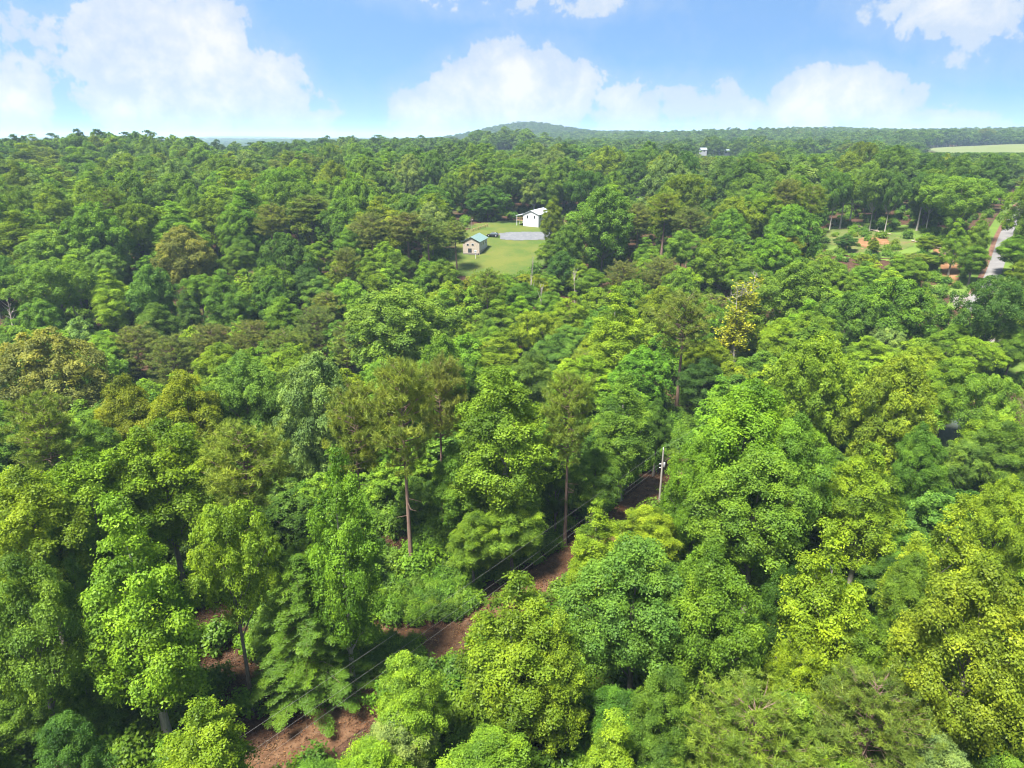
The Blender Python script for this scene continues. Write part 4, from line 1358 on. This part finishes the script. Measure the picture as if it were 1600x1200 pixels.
def scatter_object(name, coll, pts, rot, scl, idx, tint, label, cat):
    me = bpy.data.meshes.new(name)
    me.vertices.add(len(pts))
    me.vertices.foreach_set('co', np.asarray(pts, np.float32).ravel())
    for nm, typ, key, arr in (('rot', 'FLOAT_VECTOR', 'vector', rot), ('scl', 'FLOAT_VECTOR', 'vector', scl), ('tint', 'FLOAT_VECTOR', 'vector', tint), ('idx', 'INT', 'value', idx)):
        at = me.attributes.new(nm, typ, 'POINT')
        at.data.foreach_set(key, np.asarray(arr, np.int32 if typ == 'INT' else np.float32).ravel())
    o = link(name, me)
    ng = bpy.data.node_groups.new(name, 'GeometryNodeTree')
    ng.interface.new_socket('Geometry', in_out='INPUT', socket_type='NodeSocketGeometry')
    ng.interface.new_socket('Geometry', in_out='OUTPUT', socket_type='NodeSocketGeometry')
    gi, go = ng.nodes.new('NodeGroupInput'), ng.nodes.new('NodeGroupOutput')
    ip = ng.nodes.new('GeometryNodeInstanceOnPoints')
    ci = ng.nodes.new('GeometryNodeCollectionInfo')
    ci.inputs['Collection'].default_value = coll
    ci.inputs['Separate Children'].default_value = True
    ci.inputs['Reset Children'].default_value = True
    ip.inputs['Pick Instance'].default_value = True

    def named(nm, dt):
        n_ = ng.nodes.new('GeometryNodeInputNamedAttribute')
        n_.data_type = dt
        n_.inputs['Name'].default_value = nm
        return next(s for s in n_.outputs if s.enabled and s.name == 'Attribute')
    L = ng.links.new
    L(gi.outputs[0], ip.inputs['Points'])
    L(ci.outputs[0], ip.inputs['Instance'])
    L(named('idx', 'INT'), ip.inputs['Instance Index'])
    e2r = ng.nodes.new('FunctionNodeEulerToRotation')
    L(named('rot', 'FLOAT_VECTOR'), e2r.inputs[0])
    L(e2r.outputs[0], ip.inputs['Rotation'])
    L(named('scl', 'FLOAT_VECTOR'), ip.inputs['Scale'])
    L(ip.outputs[0], go.inputs[0])
    md = o.modifiers.new('scatter', 'NODES')
    md.node_group = ng
    return tag(o, label, cat, kind='stuff')


pts, rot, scl, idx, tnt = [], [], [], [], []
for i in range(len(TREES), len(ALL)):
    if i in singles: continue
    t = ALL[i]
    r = math.hypot(t['x'], t['y'])
    kind = t['kind'] if t['kind'] in ('pine',) else ('poplar' if t['kind'] == 'poplar' else 'oak')
    lod = 'mid' if r < 520 else 'far'
    if lod == 'far' and kind == 'poplar': kind = 'oak'
    L_ = FOREST_IDX[(lod, kind)]
    ix, H0, W0 = L_[int(rng.integers(0, len(L_)))]
    big = 1.0 if r < 3200 else 3.2
    pts.append((t['x'], t['y'], t['z'])); rot.append((0, 0, rng.uniform(0, 6.28)))
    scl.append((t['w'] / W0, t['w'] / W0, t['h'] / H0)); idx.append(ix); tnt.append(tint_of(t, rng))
print('FOREST', len(pts))
scatter_object('forest', src, pts, rot, scl, idx, tnt, 'unbroken green woods reaching from the hollows to the hills', 'forest')

# undergrowth: low bushes and saplings on the forest floor
bsrc = bpy.data.collections.new('undergrowth_sources')
for k in range(3):
    c_, w_ = bush(900 + k)
    G_ = Geo(); G_.join(c_, 0); G_.join(w_, 1)
    bsrc.objects.link(bpy.data.objects.new('bush_%02d' % k, G_.mesh('bush', [M_LEAF, M_BARK])))
pts, rot, scl, idx, tnt = [], [], [], [], []
for (r0, r1, s, sd) in [(18, 140, 2.0, 41), (140, 260, 3.6, 42), (260, 360, 5.0, 43)]:
    X, Y = scatter(r0, r1, s, seed=sd)
    Z = g(X, Y); d1 = dist_line(ROW, X, Y); d2 = dist_line(TRAIL, X, Y)
    nz = np.sin(X * 0.23 + 1) * np.sin(Y * 0.19) + np.sin(X * 0.09 - Y * 0.11)
    for x, y, z, a, b, q in zip(X, Y, Z, d1, d2, nz):
        if a < 2.3 + 1.5 * rng.uniform() or b < 1.3: continue
        if any(math.hypot(x - p, y - s_) < c * 0.6 for p, s_, c in (OPEN_SHADE[0], OPEN_SHADE[1], OPEN_SHADE[3])): continue
        if q + rng.normal(0, 0.5) < -1.0: continue
        k_ = rng.uniform(0.7, 1.6)
        pts.append((x, y, z)); rot.append((0, 0, rng.uniform(0, 6.28))); scl.append((k_, k_, k_ * rng.uniform(0.7, 1.2))); idx.append(int(rng.integers(0, 3)))
        tnt.append(tint_of(dict(tint=rng.choice(['fresh', 'mid', 'bright', 'deep'])), rng))
THICKET = [pix_poly(q_) for q_ in ([(585, 935), (640, 905), (745, 885), (755, 940), (712, 972), (610, 982)], [(545, 1012), (655, 1006), (665, 1045), (560, 1085)])]
for poly in THICKET:
    pa = np.array(poly)
    X, Y = np.meshgrid(np.arange(pa[:, 0].min(), pa[:, 0].max(), 1.1), np.arange(pa[:, 1].min(), pa[:, 1].max(), 1.1))
    for x, y in zip(X.ravel(), Y.ravel()):
        x += rng.uniform(-.5, .5); y += rng.uniform(-.5, .5)
        if inside(poly, np.array([x]), np.array([y]))[0]:
            k_ = rng.uniform(0.5, 1.0)
            pts.append((x, y, float(g(x, y)))); rot.append((0, 0, rng.uniform(0, 6.28))); scl.append((k_, k_, k_)); idx.append(int(rng.integers(0, 3)))
            tnt.append(tint_of(dict(tint=rng.choice(['fresh', 'mid', 'deep'])), rng))
X, Y = np.meshgrid(np.arange(min(p[0] for p in CLAY), max(p[0] for p in CLAY), 3.2), np.arange(min(p[1] for p in CLAY), max(p[1] for p in CLAY), 3.2))
for x, y in zip(X.ravel(), Y.ravel()):
    x += rng.uniform(-1.5, 1.5); y += rng.uniform(-1.5, 1.5)
    if inside(CLAY, np.array([x]), np.array([y]))[0] and math.sin(x * 0.31) + math.sin(y * 0.27 + x * 0.1) + rng.normal(0, 0.6) > 0.5:
        k_ = rng.uniform(0.5, 1.5)
        pts.append((x, y, float(g(x, y)))); rot.append((0, 0, rng.uniform(0, 6.28))); scl.append((k_, k_, k_)); idx.append(int(rng.integers(0, 3)))
        tnt.append(tint_of(dict(tint=rng.choice(['fresh', 'mid', 'bright', 'olive'])), rng))
print('UNDERGROWTH', len(pts))
scatter_object('undergrowth', bsrc, pts, rot, scl, idx, tnt, 'low green bushes and saplings on the forest floor', 'undergrowth')

# fallen leaves and twigs along the cut strip and in the hollows
lsrc = bpy.data.collections.new('litter_sources')
for k in range(2):
    rl = np.random.default_rng(950 + k)
    P_ = np.column_stack([rl.normal(0, 0.6, (46, 2)), rl.uniform(0.02, 0.08, 46)])
    V, F = leaf_quads(P_, unit(rl.normal(0, 0.35, (46, 3)) + np.array([0, 0, 1])), 0.17, rl)
    G_ = Geo(); G_.add(V, F, 0, np.repeat(rl.uniform(0, 1, 46), 4))
    for _ in range(1):
        a_ = np.array([*rl.normal(0, 0.6, 2), 0.05]); G_.tube(np.array([a_, a_ + np.array([*rl.normal(0, 0.5, 2), 0.05])]), [0.018, 0.008], 3, 1)
    lsrc.objects.link(bpy.data.objects.new('litter_%02d' % k, G_.mesh('litter', [M_LEAF, M_BARK])))
X, Y = scatter(25, 125, 1.25, seed=61)
d1 = np.minimum(dist_line(ROW, X, Y), dist_line(TRAIL, X, Y) + 1.0)
for a_, b_, c_ in OPEN_SHADE: d1 = np.minimum(d1, np.hypot(X - a_, Y - b_) - 1.0)
ok = (d1 < 3.2) & (rng.uniform(0, 1, len(X)) < 0.8)
X, Y = X[ok], Y[ok]
n_ = len(X)
lt = np.array([(0.10, 0.044, 0.022), (0.14, 0.072, 0.038), (0.065, 0.03, 0.016), (0.15, 0.09, 0.052)])[rng.integers(0, 4, n_)] * rng.uniform(0.7, 1.2, (n_, 1))
ls_ = rng.uniform(0.7, 1.3, (n_, 1)) * np.ones(3)
scatter_object('fallen_leaves', lsrc, np.column_stack([X, Y, g(X, Y) + 0.1]), np.column_stack([np.zeros((n_, 2)), rng.uniform(0, 6.28, n_)]), ls_, rng.integers(0, 2, n_), lt, 'reddish brown fallen leaves and twigs on the cut strip', 'fallen leaves')
#@@THINGS@@
# ------------------------------------------------------------------ dead snags
M_SNAG = bark_material('snag_wood', (0.20, 0.17, 0.14), (0.36, 0.32, 0.27), 5.0)
SNAGS = [(12, 472, 9, 0, 'pale dead snag at the left edge, first of the bare trunks'), (30, 468, 10, 8, 'pale dead snag, second bare trunk from the left edge'),
         (70, 486, 8, 0, 'short forked dead snag, third bare trunk from the left edge'), (121, 466, 10, -12, 'leaning dead snag, fourth bare trunk from the left edge'),
         (829, 402, 19, 2, 'tall bare dead stem at the lower edge of the lawn'), (846, 452, 13, 0, 'grey dead stem below the tall bare one by the lawn'),
         (899, 424, 13, 0, 'bare white dead stem left of the brownish rounded pines'), (357, 470, 9, -6, 'thin pale dead stem behind the young pine band')]
snag_meshes = [snag(40 + k).mesh('dead_trunk', [M_SNAG]) for k in range(4)]
for k, (u, v, h, lean, label) in enumerate(SNAGS):
    p = hit(u, v, h)
    o = link('dead_tree', snag_meshes[k % 4])
    thin = 0.55 if h > 10 else 0.9
    o.location = (p[0], p[1], float(g(p[0], p[1])))
    o.scale = (thin, thin, h / 12)
    o.rotation_euler = (0, math.radians(lean), k * 1.7 if not lean else 0)
    tag(o, label, 'dead tree', 'bare dead trunks')

# ------------------------------------------------------------------ utility pole and power lines
M_POLE = bark_material('pole_wood', (0.17, 0.155, 0.135), (0.27, 0.25, 0.22), 4.0)
M_STEEL = simple('galvanised', (0.45, 0.46, 0.47), 0.45, 0.5, 0.1, 5, 0.6)
M_WIRE = simple('wire', (0.16, 0.16, 0.15), 0.5, 0.5, 0.05)
M_PORC = simple('porcelain', (0.55, 0.55, 0.55), 0.3, 0.5, 0.05)


def utility_pole(x, y, height, label, rz=0.0):
    root = link('utility_pole', None)
    z = float(g(x, y))
    root.location = (x, y, z)
    root.rotation_euler = (0, 0, rz)
    tag(root, label, 'utility pole', 'utility poles')
    G_ = Geo(); zs = np.linspace(-0.8, height, 6)
    G_.tube(np.stack([zs * 0.004, zs * 0, zs], 1), 0.17 - 0.006 * np.clip(zs, 0, None), 10)
    G_.add(np.array([[0.1 * math.cos(a), 0.1 * math.sin(a), height] for a in np.linspace(0, 6.283, 10, endpoint=False)]), [list(range(10))])
    link('shaft', G_.mesh('shaft', [M_POLE]), root)
    G_ = Geo(); G_.tube(np.array([[0, 0, height - 0.05], [0, 0, height + 0.22], [0, 0, height + 0.36]]), [0.05, 0.08, 0.04], 8)
    link('insulator', G_.mesh('insulator', [M_PORC]), root)
    for dz in (2.35, 2.95):
        G_ = Geo(); G_.tube(np.array([[-0.14, 0, height - dz], [-0.3, 0, height - dz], [-0.42, 0, height - dz]]), [0.05, 0.07, 0.035], 8)
        link('insulator', G_.mesh('insulator', [M_PORC]), root)
    G_ = Geo(); G_.tube(np.array([[0.32, 0.05, height - 2.9], [0.32, 0.05, height - 2.85], [0.32, 0.05, height - 2.15], [0.32, 0.05, height - 2.1]]), [0.12, 0.16, 0.16, 0.1], 10)
    G_.box((0.16, 0.05, height - 2.5), (0.2, 0.08, 0.1))
    link('transformer', G_.mesh('transformer', [M_STEEL]), root)
    return np.array([x, y, z])


pb = hit(1030, 785)
PH = 8.6
pole = utility_pole(pb[0], pb[1], PH, 'grey wooden utility pole standing in the brown cut strip')


def wire(A, B, sag, label):
    A, B = np.asarray(A, float), np.asarray(B, float)
    s = np.linspace(0, 1, 26)
    P = A + (B - A) * s[:, None]
    P[:, 2] -= 4 * sag * s * (1 - s)
    G_ = Geo(); G_.tube(P, np.full(26, 0.008), 5)
    tag(link('power_line', G_.mesh('power_line', [M_WIRE])), label, 'power line', 'power lines along the cut strip')


for (u, v, hh, z0, lab) in [(375, 1139, 8.2, PH + 0.3, 'upper grey power line running from the pole to the bottom left'),
                            (384, 1167, 6.3, PH - 2.35, 'middle grey power line running from the pole to the bottom left'),
                            (394, 1184, 5.6, PH - 2.95, 'lowest grey power line running from the pole to the bottom left')]:
    q = hit(u, v, hh)
    A = np.array([pole[0] - (0.0 if hh > 8 else 0.4), pole[1], pole[2] + z0])
    wire(A, A + (q - A) * 1.55, 0.9, lab)
q = hit(375, 1139, 8.2)
dirw = (pole - q) * np.array([1, 1, 0]); dirw = dirw / np.linalg.norm(dirw)
for z0, lab in ((PH + 0.3, 'short stretch of upper power line right of the pole'), (PH - 2.35, 'short stretch of lower power line right of the pole')):
    A = pole + np.array([0 if z0 > PH else -0.4, 0, z0])
    wire(A, A + dirw * 28 + np.array([0, 0, 0.5]), 0.4, lab)
pr_ = at_range(1592, 440)
utility_pole(pr_[0], pr_[1], 10, 'distant pale utility pole beside the road at the right edge')

# ------------------------------------------------------------------ buildings
M_WHITE = simple('white_siding', (0.40, 0.40, 0.42), 0.6, 0.3, 0.05, 2)
M_ROOFW = simple('white_metal_roof', (0.36, 0.38, 0.41), 0.4, 0.5, 0.06, 2, 0.0)
M_TEAL = simple('teal_metal_roof', (0.12, 0.185, 0.178), 0.45, 0.4, 0.12, 2)
M_BLOCK = simple('tan_block_wall', (0.28, 0.24, 0.195), 0.85, 0.2, 0.18, 2.5, bump=0.4)
M_GLASS = simple('dark_glass', (0.03, 0.035, 0.04), 0.1, 0.6, 0.1)
M_WOODB = simple('brown_boards', (0.26, 0.15, 0.09), 0.8, 0.2, 0.2, 4)
M_DECK = simple('deck_wood', (0.34, 0.21, 0.12), 0.8, 0.2, 0.2, 4)
M_GREYROOF = simple('grey_shingles', (0.22, 0.20, 0.20), 0.85, 0.2, 0.15, 5)
M_BLUEROOF = simple('blue_grey_roof', (0.20, 0.24, 0.28), 0.6, 0.3, 0.08, 3)
M_BRICK = simple('tan_brick', (0.42, 0.25, 0.16), 0.8, 0.2, 0.15, 5)


def prism(Wd, L, h, rise, base=1.5):
    """gabled body: x across the gable, y along the ridge"""
    V = [(0, 0, -base), (Wd, 0, -base), (Wd, 0, h), (Wd / 2, 0, h + rise), (0, 0, h), (0, L, -base), (Wd, L, -base), (Wd, L, h), (Wd / 2, L, h + rise), (0, L, h)]
    G_ = Geo()
    G_.add(V, [(0, 4, 9, 5), (1, 6, 7, 2)]); n = G_.n - 10
    G_.f.append(np.array([0, 1, 2, 3, 4, 5, 9, 8, 7, 6])); G_.s.append(np.array([5, 5])); G_.mi.append(np.array([0, 0])); G_.sm.append(np.array([False, False]))
    return G_


def roof_slabs(Wd, L, h, rise, over=0.4, th=0.14):
    G_ = Geo()
    sl = rise / (Wd / 2)
    for s in (0, 1):
        xe = -over if s == 0 else Wd + over
        ze = h - over * sl
        a = [(xe, -over, ze), (Wd / 2, -over, h + rise), (Wd / 2, L + over, h + rise), (xe, L + over, ze)]
        V = [(x, y, z + 0.03) for x, y, z in a] + [(x, y, z + th) for x, y, z in a]
        F = [(0, 1, 2, 3), (7, 6, 5, 4), (0, 4, 5, 1), (1, 5, 6, 2), (2, 6, 7, 3), (3, 7, 4, 0)]
        G_.add(V, F)
    # standing seams
    for s in (0, 1):
        for y in np.arange(0.3, L, 0.9):
            xe = -over if s == 0 else Wd + over
            ze = h - over * sl
            p0, p1 = np.array([xe, y, ze + th + 0.02]), np.array([Wd / 2, y, h + rise + th + 0.02])
            G_.tube(np.array([p0, p1]), [0.03, 0.03], 3)
    return G_


def boxpart(name, root, c, s, mat, rz=0.0):
    G_ = Geo(); G_.box(c, s, rz)
    return link(name, G_.mesh(name, [mat]), root)


def window(root, c, s, frame):
    """s is (width, depth, height) or with the depth along x"""
    w_ = boxpart('window', root, c, s, frame)
    ax = 1 if s[1] < s[0] else 0
    d = list(s); d[ax] = s[ax] + 0.05
    d[1 - ax] -= 0.14; d[2] -= 0.14
    boxpart('pane', w_, c, d, M_GLASS)


def gable_house(name, x, y, rz, Wd, L, h, rise, wallmat, roofmat, label, cat='house', base=2.5, zoff=0.0):
    root = link(name, None)
    root.location = (x, y, float(g(x, y)) + 0.2 + zoff)
    root.rotation_euler = (0, 0, rz)
    tag(root, label, cat)
    link('wall', prism(Wd, L, h, rise, base).mesh('wall', [wallmat]), root)
    link('roof', roof_slabs(Wd, L, h, rise).mesh('roof', [roofmat]), root)
    return root


# white house with metal roof and side porch
hp = hit(817.5, 354)
S = project(hp)[2] / FPX
H1 = gable_house('white_house', hp[0], hp[1], math.radians(-24), 25.5 * S, 14, 4.9, 1.5, M_WHITE, M_ROOFW, 'white gabled two-storey house with white metal roof behind the lawn')
wd = 25.5 * S
window(H1, (wd * 0.28, -0.02, 3.9), (0.75, 0.1, 1.3), M_WHITE)
window(H1, (wd * 0.74, -0.02, 3.9), (0.75, 0.1, 1.3), M_WHITE)
for yy_ in (2.2, 6.0, 9.5):
    window(H1, (wd + 0.02, yy_, 3.9), (0.1, 1.3, 1.4), M_WHITE)
boxpart('garage_door', H1, (wd + 0.03, 4.0, 1.2), (0.08, 3.0, 2.4), M_WOODB)
d_ = boxpart('door', H1, (wd + 0.03, 8.0, 1.05), (0.08, 1.0, 2.1), M_WOODB)
boxpart('handle', d_, (wd + 0.09, 7.65, 1.05), (0.06, 0.08, 0.08), M_STEEL)
boxpart('porch_deck', H1, (-1.6, 3.2, 2.35), (3.0, 6.2, 0.2), M_DECK)
pr2 = Geo()
pr2.add([(-3.4, -0.2, 4.15), (-0.02, -0.2, 4.65), (-0.02, 6.6, 4.65), (-3.4, 6.6, 4.15), (-3.4, -0.2, 4.3), (-0.02, -0.2, 4.8), (-0.02, 6.6, 4.8), (-3.4, 6.6, 4.3)],
        [(3, 2, 1, 0), (4, 5, 6, 7), (0, 1, 5, 4), (1, 2, 6, 5), (2, 3, 7, 6), (3, 0, 4, 7)])
link('porch_roof', pr2.mesh('porch_roof', [M_ROOFW]), H1)
for yy_ in (0.1, 3.2, 6.2):
    boxpart('porch_post', H1, (-2.95, yy_, 1.5), (0.18, 0.18, 5.5), M_WHITE)
for yy_ in np.arange(0.4, 6.2, 0.45):
    boxpart('baluster', H1, (-3.05, yy_, 2.9), (0.05, 0.05, 0.9), M_DECK)
boxpart('rail', H1, (-3.05, 3.2, 3.4), (0.08, 6.2, 0.08), M_DECK)
boxpart('rail', H1, (-1.6, 0.08, 3.4), (2.9, 0.08, 0.08), M_DECK)
for xx_ in np.arange(-2.8, -0.1, 0.45):
    boxpart('baluster', H1, (xx_, 0.08, 2.9), (0.05, 0.05, 0.9), M_DECK)

# tan cottage with teal metal roof
hp = hit(723.5, 397.5)
S = project(hp)[2] / FPX
wd = 26.5 * S
H2 = gable_house('cottage', hp[0], hp[1], math.radians(-12), wd, 11.5, 4.3, 1.5, M_BLOCK, M_TEAL, 'small tan block cottage with teal metal roof at the edge of the lawn')
window(H2, (wd * 0.30, -0.02, 3.2), (0.8, 0.1, 0.7), M_WHITE)
window(H2, (wd * 0.60, -0.02, 3.3), (0.8, 0.1, 0.7), M_WHITE)
d_ = boxpart('cellar_door', H2, (wd * 0.42, -0.03, 1.0), (1.3, 0.1, 1.7), M_GLASS)
boxpart('handle', d_, (wd * 0.42 + 0.45, -0.1, 1.0), (0.08, 0.06, 0.08), M_STEEL)
boxpart('side_cladding', H2, (wd + 0.03, 5.7, 2.6), (0.06, 11.0, 3.2), M_WHITE)
for yy_ in (2.0, 5.5, 9.0):
    window(H2, (wd + 0.07, yy_, 3.1), (0.08, 1.2, 1.1), M_WHITE)
boxpart('foundation_ledge', H2, (wd * 0.5, -0.45, 0.1), (wd * 0.9, 0.8, 0.5), M_GRAVEL)

# half hidden houses
hp = at_range(1000, 352)
gable_house('hidden_house', hp[0], hp[1], math.radians(-35), 8, 10, 5.2, 2.4, M_WHITE, M_ROOFW, 'house whose white gable peeks between pines right of the large oak', zoff=2.4, base=8)
hp = at_range(1114, 345)
gable_house('hidden_house', hp[0], hp[1], math.radians(30), 8, 9, 4.6, 2.2, M_BRICK, M_GREYROOF, 'house with a grey roof peeking over the brown-green pine', zoff=2.4, base=8)
hp = at_range(1056, 372)
gable_house('hidden_house', hp[0], hp[1], math.radians(10), 6, 8, 5.0, 1.8, M_BRICK, M_GREYROOF, 'tan brick gable just showing between the two hidden roofs', zoff=3.4, base=8)


M_FARW = simple('far_white', (0.22, 0.23, 0.245), 0.7, 0.2, 0.08, 2)  # evenly darker white than the house siding, for the far buildings


def far_building(u, vb, r, wpx, h, label, wall=M_FARW, roof=M_BLUEROOF, deep=9, rise=1.6, name='far_building'):
    x, y = at_range(u, r)
    d = ray(u, vb)
    z = CAM_Z + d[2] * (r / math.hypot(d[0], d[1]))
    wd_ = wpx * r / FPX
    root = link(name, None)
    root.location = (x - wd_ / 2, y, z)
    tag(root, label, 'building', 'far white buildings')
    gz = float(g(x, y))
    # ridge along x: turn the gable body
    body = link('wall', prism(deep, wd_, h, rise, max(1.0, z - gz + 1)).mesh('wall', [wall]), root)
    rf = link('roof', roof_slabs(deep, wd_, h, rise).mesh('roof', [roof]), root)
    for o in (body, rf):
        o.rotation_euler = (0, 0, -math.pi / 2); o.location = (0, deep, 0)
    for k in range(max(1, int(wd_ / 5))):
        window(root, (2.0 + k * 5.0 if wd_ > 6 else wd_ / 2, -0.02, h * 0.5), (1.4, 0.1, 1.4), wall)
    return root


far_building(1130, 240, 770, 23, 2.2, 'long white building with blue-grey roof far off among the trees')
far_building(1102, 238, 770, 8, 2.6, 'tiny white shed left of the long white building')
far_building(1271, 237, 800, 10, 3.0, 'tiny pale-roofed building right of the long white one')
far_building(789, 232, 820, 5, 3.6, 'small white tower-like house below the far rounded hill', roof=M_FARW, deep=5, rise=0.8)

# ------------------------------------------------------------------ cars, lamp, fence, posts
M_BLACK = simple('black_paint', (0.012, 0.013, 0.015), 0.25, 0.5, 0.1)
M_GREYP = simple('dark_grey_paint', (0.05, 0.055, 0.065), 0.3, 0.5, 0.1)
M_TYRE = simple('tyre', (0.02, 0.02, 0.02), 0.9, 0.1, 0.1)
M_RIM = simple('rim', (0.4, 0.4, 0.42), 0.35, 0.5, 0.05, 3, 0.8)
M_LAMP = simple('lamp_glass', (0.6, 0.55, 0.5), 0.2, 0.5, 0.05)
M_CGLASS = simple('car_glass', (0.06, 0.08, 0.09), 0.06, 0.7, 0.1)


def car(x, y, rz, paint, label):
    root = link('parked_car', None)
    root.location = (x, y, float(g(x, y)) + 0.32)
    root.rotation_euler = (0, 0, rz)
    tag(root, label, 'car', 'parked cars')
    lower = [(-2.35, .35), (-2.4, .7), (-2.3, .95), (-1.2, 1.02), (1.0, 1.02), (2.15, .88), (2.38, .65), (2.36, .35), (1.9, .28), (-1.9, .28)]
    cab = [(-2.15, 1.0), (-1.75, 1.52), (-1.3, 1.62), (0.1, 1.62), (0.5, 1.55), (1.25, 1.0)]

    def extrude(prof, w0, w1, zsplit):
        n = len(prof); V = []
        for s in (-1, 1):
            for px, pz in prof:
                V.append((px, s * (w0 if pz < zsplit else w1), pz))
        G_ = Geo(); G_.add(V, [(i, (i + 1) % n, n + (i + 1) % n, n + i) for i in range(n)])
        G_.f.append(np.array(list(range(n))[::-1] + list(range(n, 2 * n)))); G_.s.append(np.array([n, n])); G_.mi.append(np.array([0, 0])); G_.sm.append(np.array([False, False]))
        return G_
    body = link('body', extrude(lower, 0.92, 0.88, 0.9).mesh('body', [paint]), root)
    cabin = link('cabin', extrude(cab, 0.86, 0.68, 1.2).mesh('cabin', [M_CGLASS]), root)
    G_ = Geo(); G_.add([(-1.72, -.67, 1.575), (0.42, -.67, 1.585), (0.42, .67, 1.585), (-1.72, .67, 1.575), (-1.35, -.60, 1.66), (0.1, -.60, 1.66), (0.1, .60, 1.66), (-1.35, .60, 1.66)],
                       [(0, 1, 5, 4), (1, 2, 6, 5), (2, 3, 7, 6), (3, 0, 4, 7), (4, 5, 6, 7)])
    link('roof', G_.mesh('roof', [paint]), cabin)
    for sx_ in (-1.42, 1.45):
        for sy in (-1, 1):
            G_ = Geo(); G_.tube(np.array([[sx_, sy * .72, .33], [sx_, sy * .74, .33], [sx_, sy * .93, .33], [sx_, sy * .945, .33]]), [.24, .33, .33, .22], 14)
            w_ = link('wheel', G_.mesh('wheel', [M_TYRE]), root)
            G_ = Geo(); G_.tube(np.array([[sx_, sy * .90, .33], [sx_, sy * .955, .33], [sx_, sy * .96, .33]]), [.2, .2, .02], 12)
            link('rim', G_.mesh('rim', [M_RIM]), w_)
    for sy in (-1, 1):
        boxpart('headlight', root, (2.28, sy * .66, .72), (.16, .36, .16), M_LAMP)
        boxpart('tail_light', root, (-2.34, sy * .68, .80), (.12, .3, .2), M_BRICK)


cp = hit(770, 371.5)
car(cp[0], cp[1], math.radians(170), M_BLACK, 'black car parked beside the teal-roofed cottage')
cp = hit(873, 349)
car(cp[0], cp[1], math.radians(60), M_GREYP, 'dark car half hidden by trees right of the white house')

lp = hit(736.5, 361)
root = link('yard_light', None)
root.location = (lp[0], lp[1], lp[2])
tag(root, 'slim grey yard light pole behind the cottage', 'light pole')
G_ = Geo(); G_.tube(np.array([[0, 0, -0.4], [0, 0, 2], [0, 0, 4.6]]), [.09, .08, .06], 8)
link('post', G_.mesh('post', [M_POLE]), root)
G_ = Geo(); G_.tube(np.array([[0, 0, 4.4], [0.3, -0.2, 4.6], [0.5, -0.35, 4.55]]), [.03, .03, .03], 6)
link('arm', G_.mesh('arm', [M_STEEL]), root)
G_ = Geo(); G_.tube(np.array([[0.5, -0.35, 4.62], [0.5, -0.35, 4.55], [0.5, -0.35, 4.4]]), [.08, .2, .12], 10)
link('lamp_shade', G_.mesh('lamp_shade', [M_STEEL]), root)

fa, fb = hit(736, 364), hit(762, 355)
root = link('rail_fence', None)
root.location = (fa[0], fa[1], fa[2])
tag(root, 'low tan rail fence behind the teal-roofed cottage', 'fence')
nseg = 7
P_ = [np.array([fa[0] + (fb[0] - fa[0]) * k / nseg, fa[1] + (fb[1] - fa[1]) * k / nseg]) for k in range(nseg + 1)]
Q_ = [np.array([p[0] - fa[0], p[1] - fa[1], float(g(p[0], p[1])) + 0.2 - fa[2]]) for p in P_]
for q_ in Q_:
    boxpart('post', root, q_ + np.array([0, 0, 0.55]), (0.16, 0.16, 1.3), M_DECK)
for a_, b_ in zip(Q_[:-1], Q_[1:]):
    for hh in (0.45, 0.95):
        G_ = Geo(); G_.tube(np.array([a_ + np.array([0, 0, hh]), b_ + np.array([0, 0, hh])]), [0.07, 0.07], 5)
        link('rail', G_.mesh('rail', [M_DECK]), root)

sp_ = hit(743, 405)
root = link('white_birdhouse', None)
root.location = (sp_[0], sp_[1], sp_[2] + 0.2)
tag(root, 'white birdhouse on a post standing in the lawn below the cottage', 'birdhouse')
boxpart('post', root, (0, 0, 0.9), (0.14, 0.14, 2.2), M_WHITE)
boxpart('box', root, (0, 0, 2.3), (0.55, 0.5, 0.6), M_WHITE)
G_ = Geo(); G_.add([(-.4, -.35, 2.58), (.4, -.35, 2.58), (.4, .35, 2.58), (-.4, .35, 2.58), (-.4, 0, 2.95), (.4, 0, 2.95)], [(0, 1, 5, 4), (2, 3, 4, 5)])
link('roof', G_.mesh('roof', [M_TEAL]), root)

# ------------------------------------------------------------------ felled logs along the clay
M_LOG = bark_material('felled_log', (0.20, 0.155, 0.115), (0.36, 0.30, 0.235), 5.0)
LOGS = [((1322, 352), (1342, 357)), ((1336, 355), (1360, 360)), ((1352, 359), (1374, 364)), ((1366, 362), (1392, 369)), ((1345, 361), (1366, 362)),
        ((1424, 378), (1446, 386)), ((1440, 385), (1468, 390)), ((1456, 388), (1484, 394)), ((1470, 392), (1492, 398)), ((1474, 398), (1496, 402)), ((1472, 405), (1488, 411)), ((1482, 400), (1490, 418))]
for k, (a, b) in enumerate(LOGS):
    A, B = hit(*a), hit(*b)
    n = 6; s = np.linspace(0, 1, n)
    P = A + (B - A) * s[:, None]
    P[:, 2] = g(P[:, 0], P[:, 1]) + 0.5 + 0.12 * np.sin(s * 5 + k)
    L0 = P[0].copy()
    G_ = Geo(); G_.tube(P - L0, np.linspace(0.26, 0.12, n), 7)
    rg = np.random.default_rng(k)
    for _ in range(4):
        i_ = int(rg.integers(1, n - 1)); e = P[i_] - L0 + rg.normal(0, 0.8, 3) + np.array([0, 0, 0.6])
        G_.tube(np.array([P[i_] - L0, e]), [0.09, 0.03], 4)
    where = 'lying along the back edge of the clay clearing' if k < 5 else 'lying on the clay bank near the road'
    m_k = k if k < 5 else k - 5
    tag(link('felled_log', G_.mesh('felled_log', [M_LOG]), loc=L0), f'pale felled log {where}, {ORD[m_k]} from the left', 'log', 'felled logs')
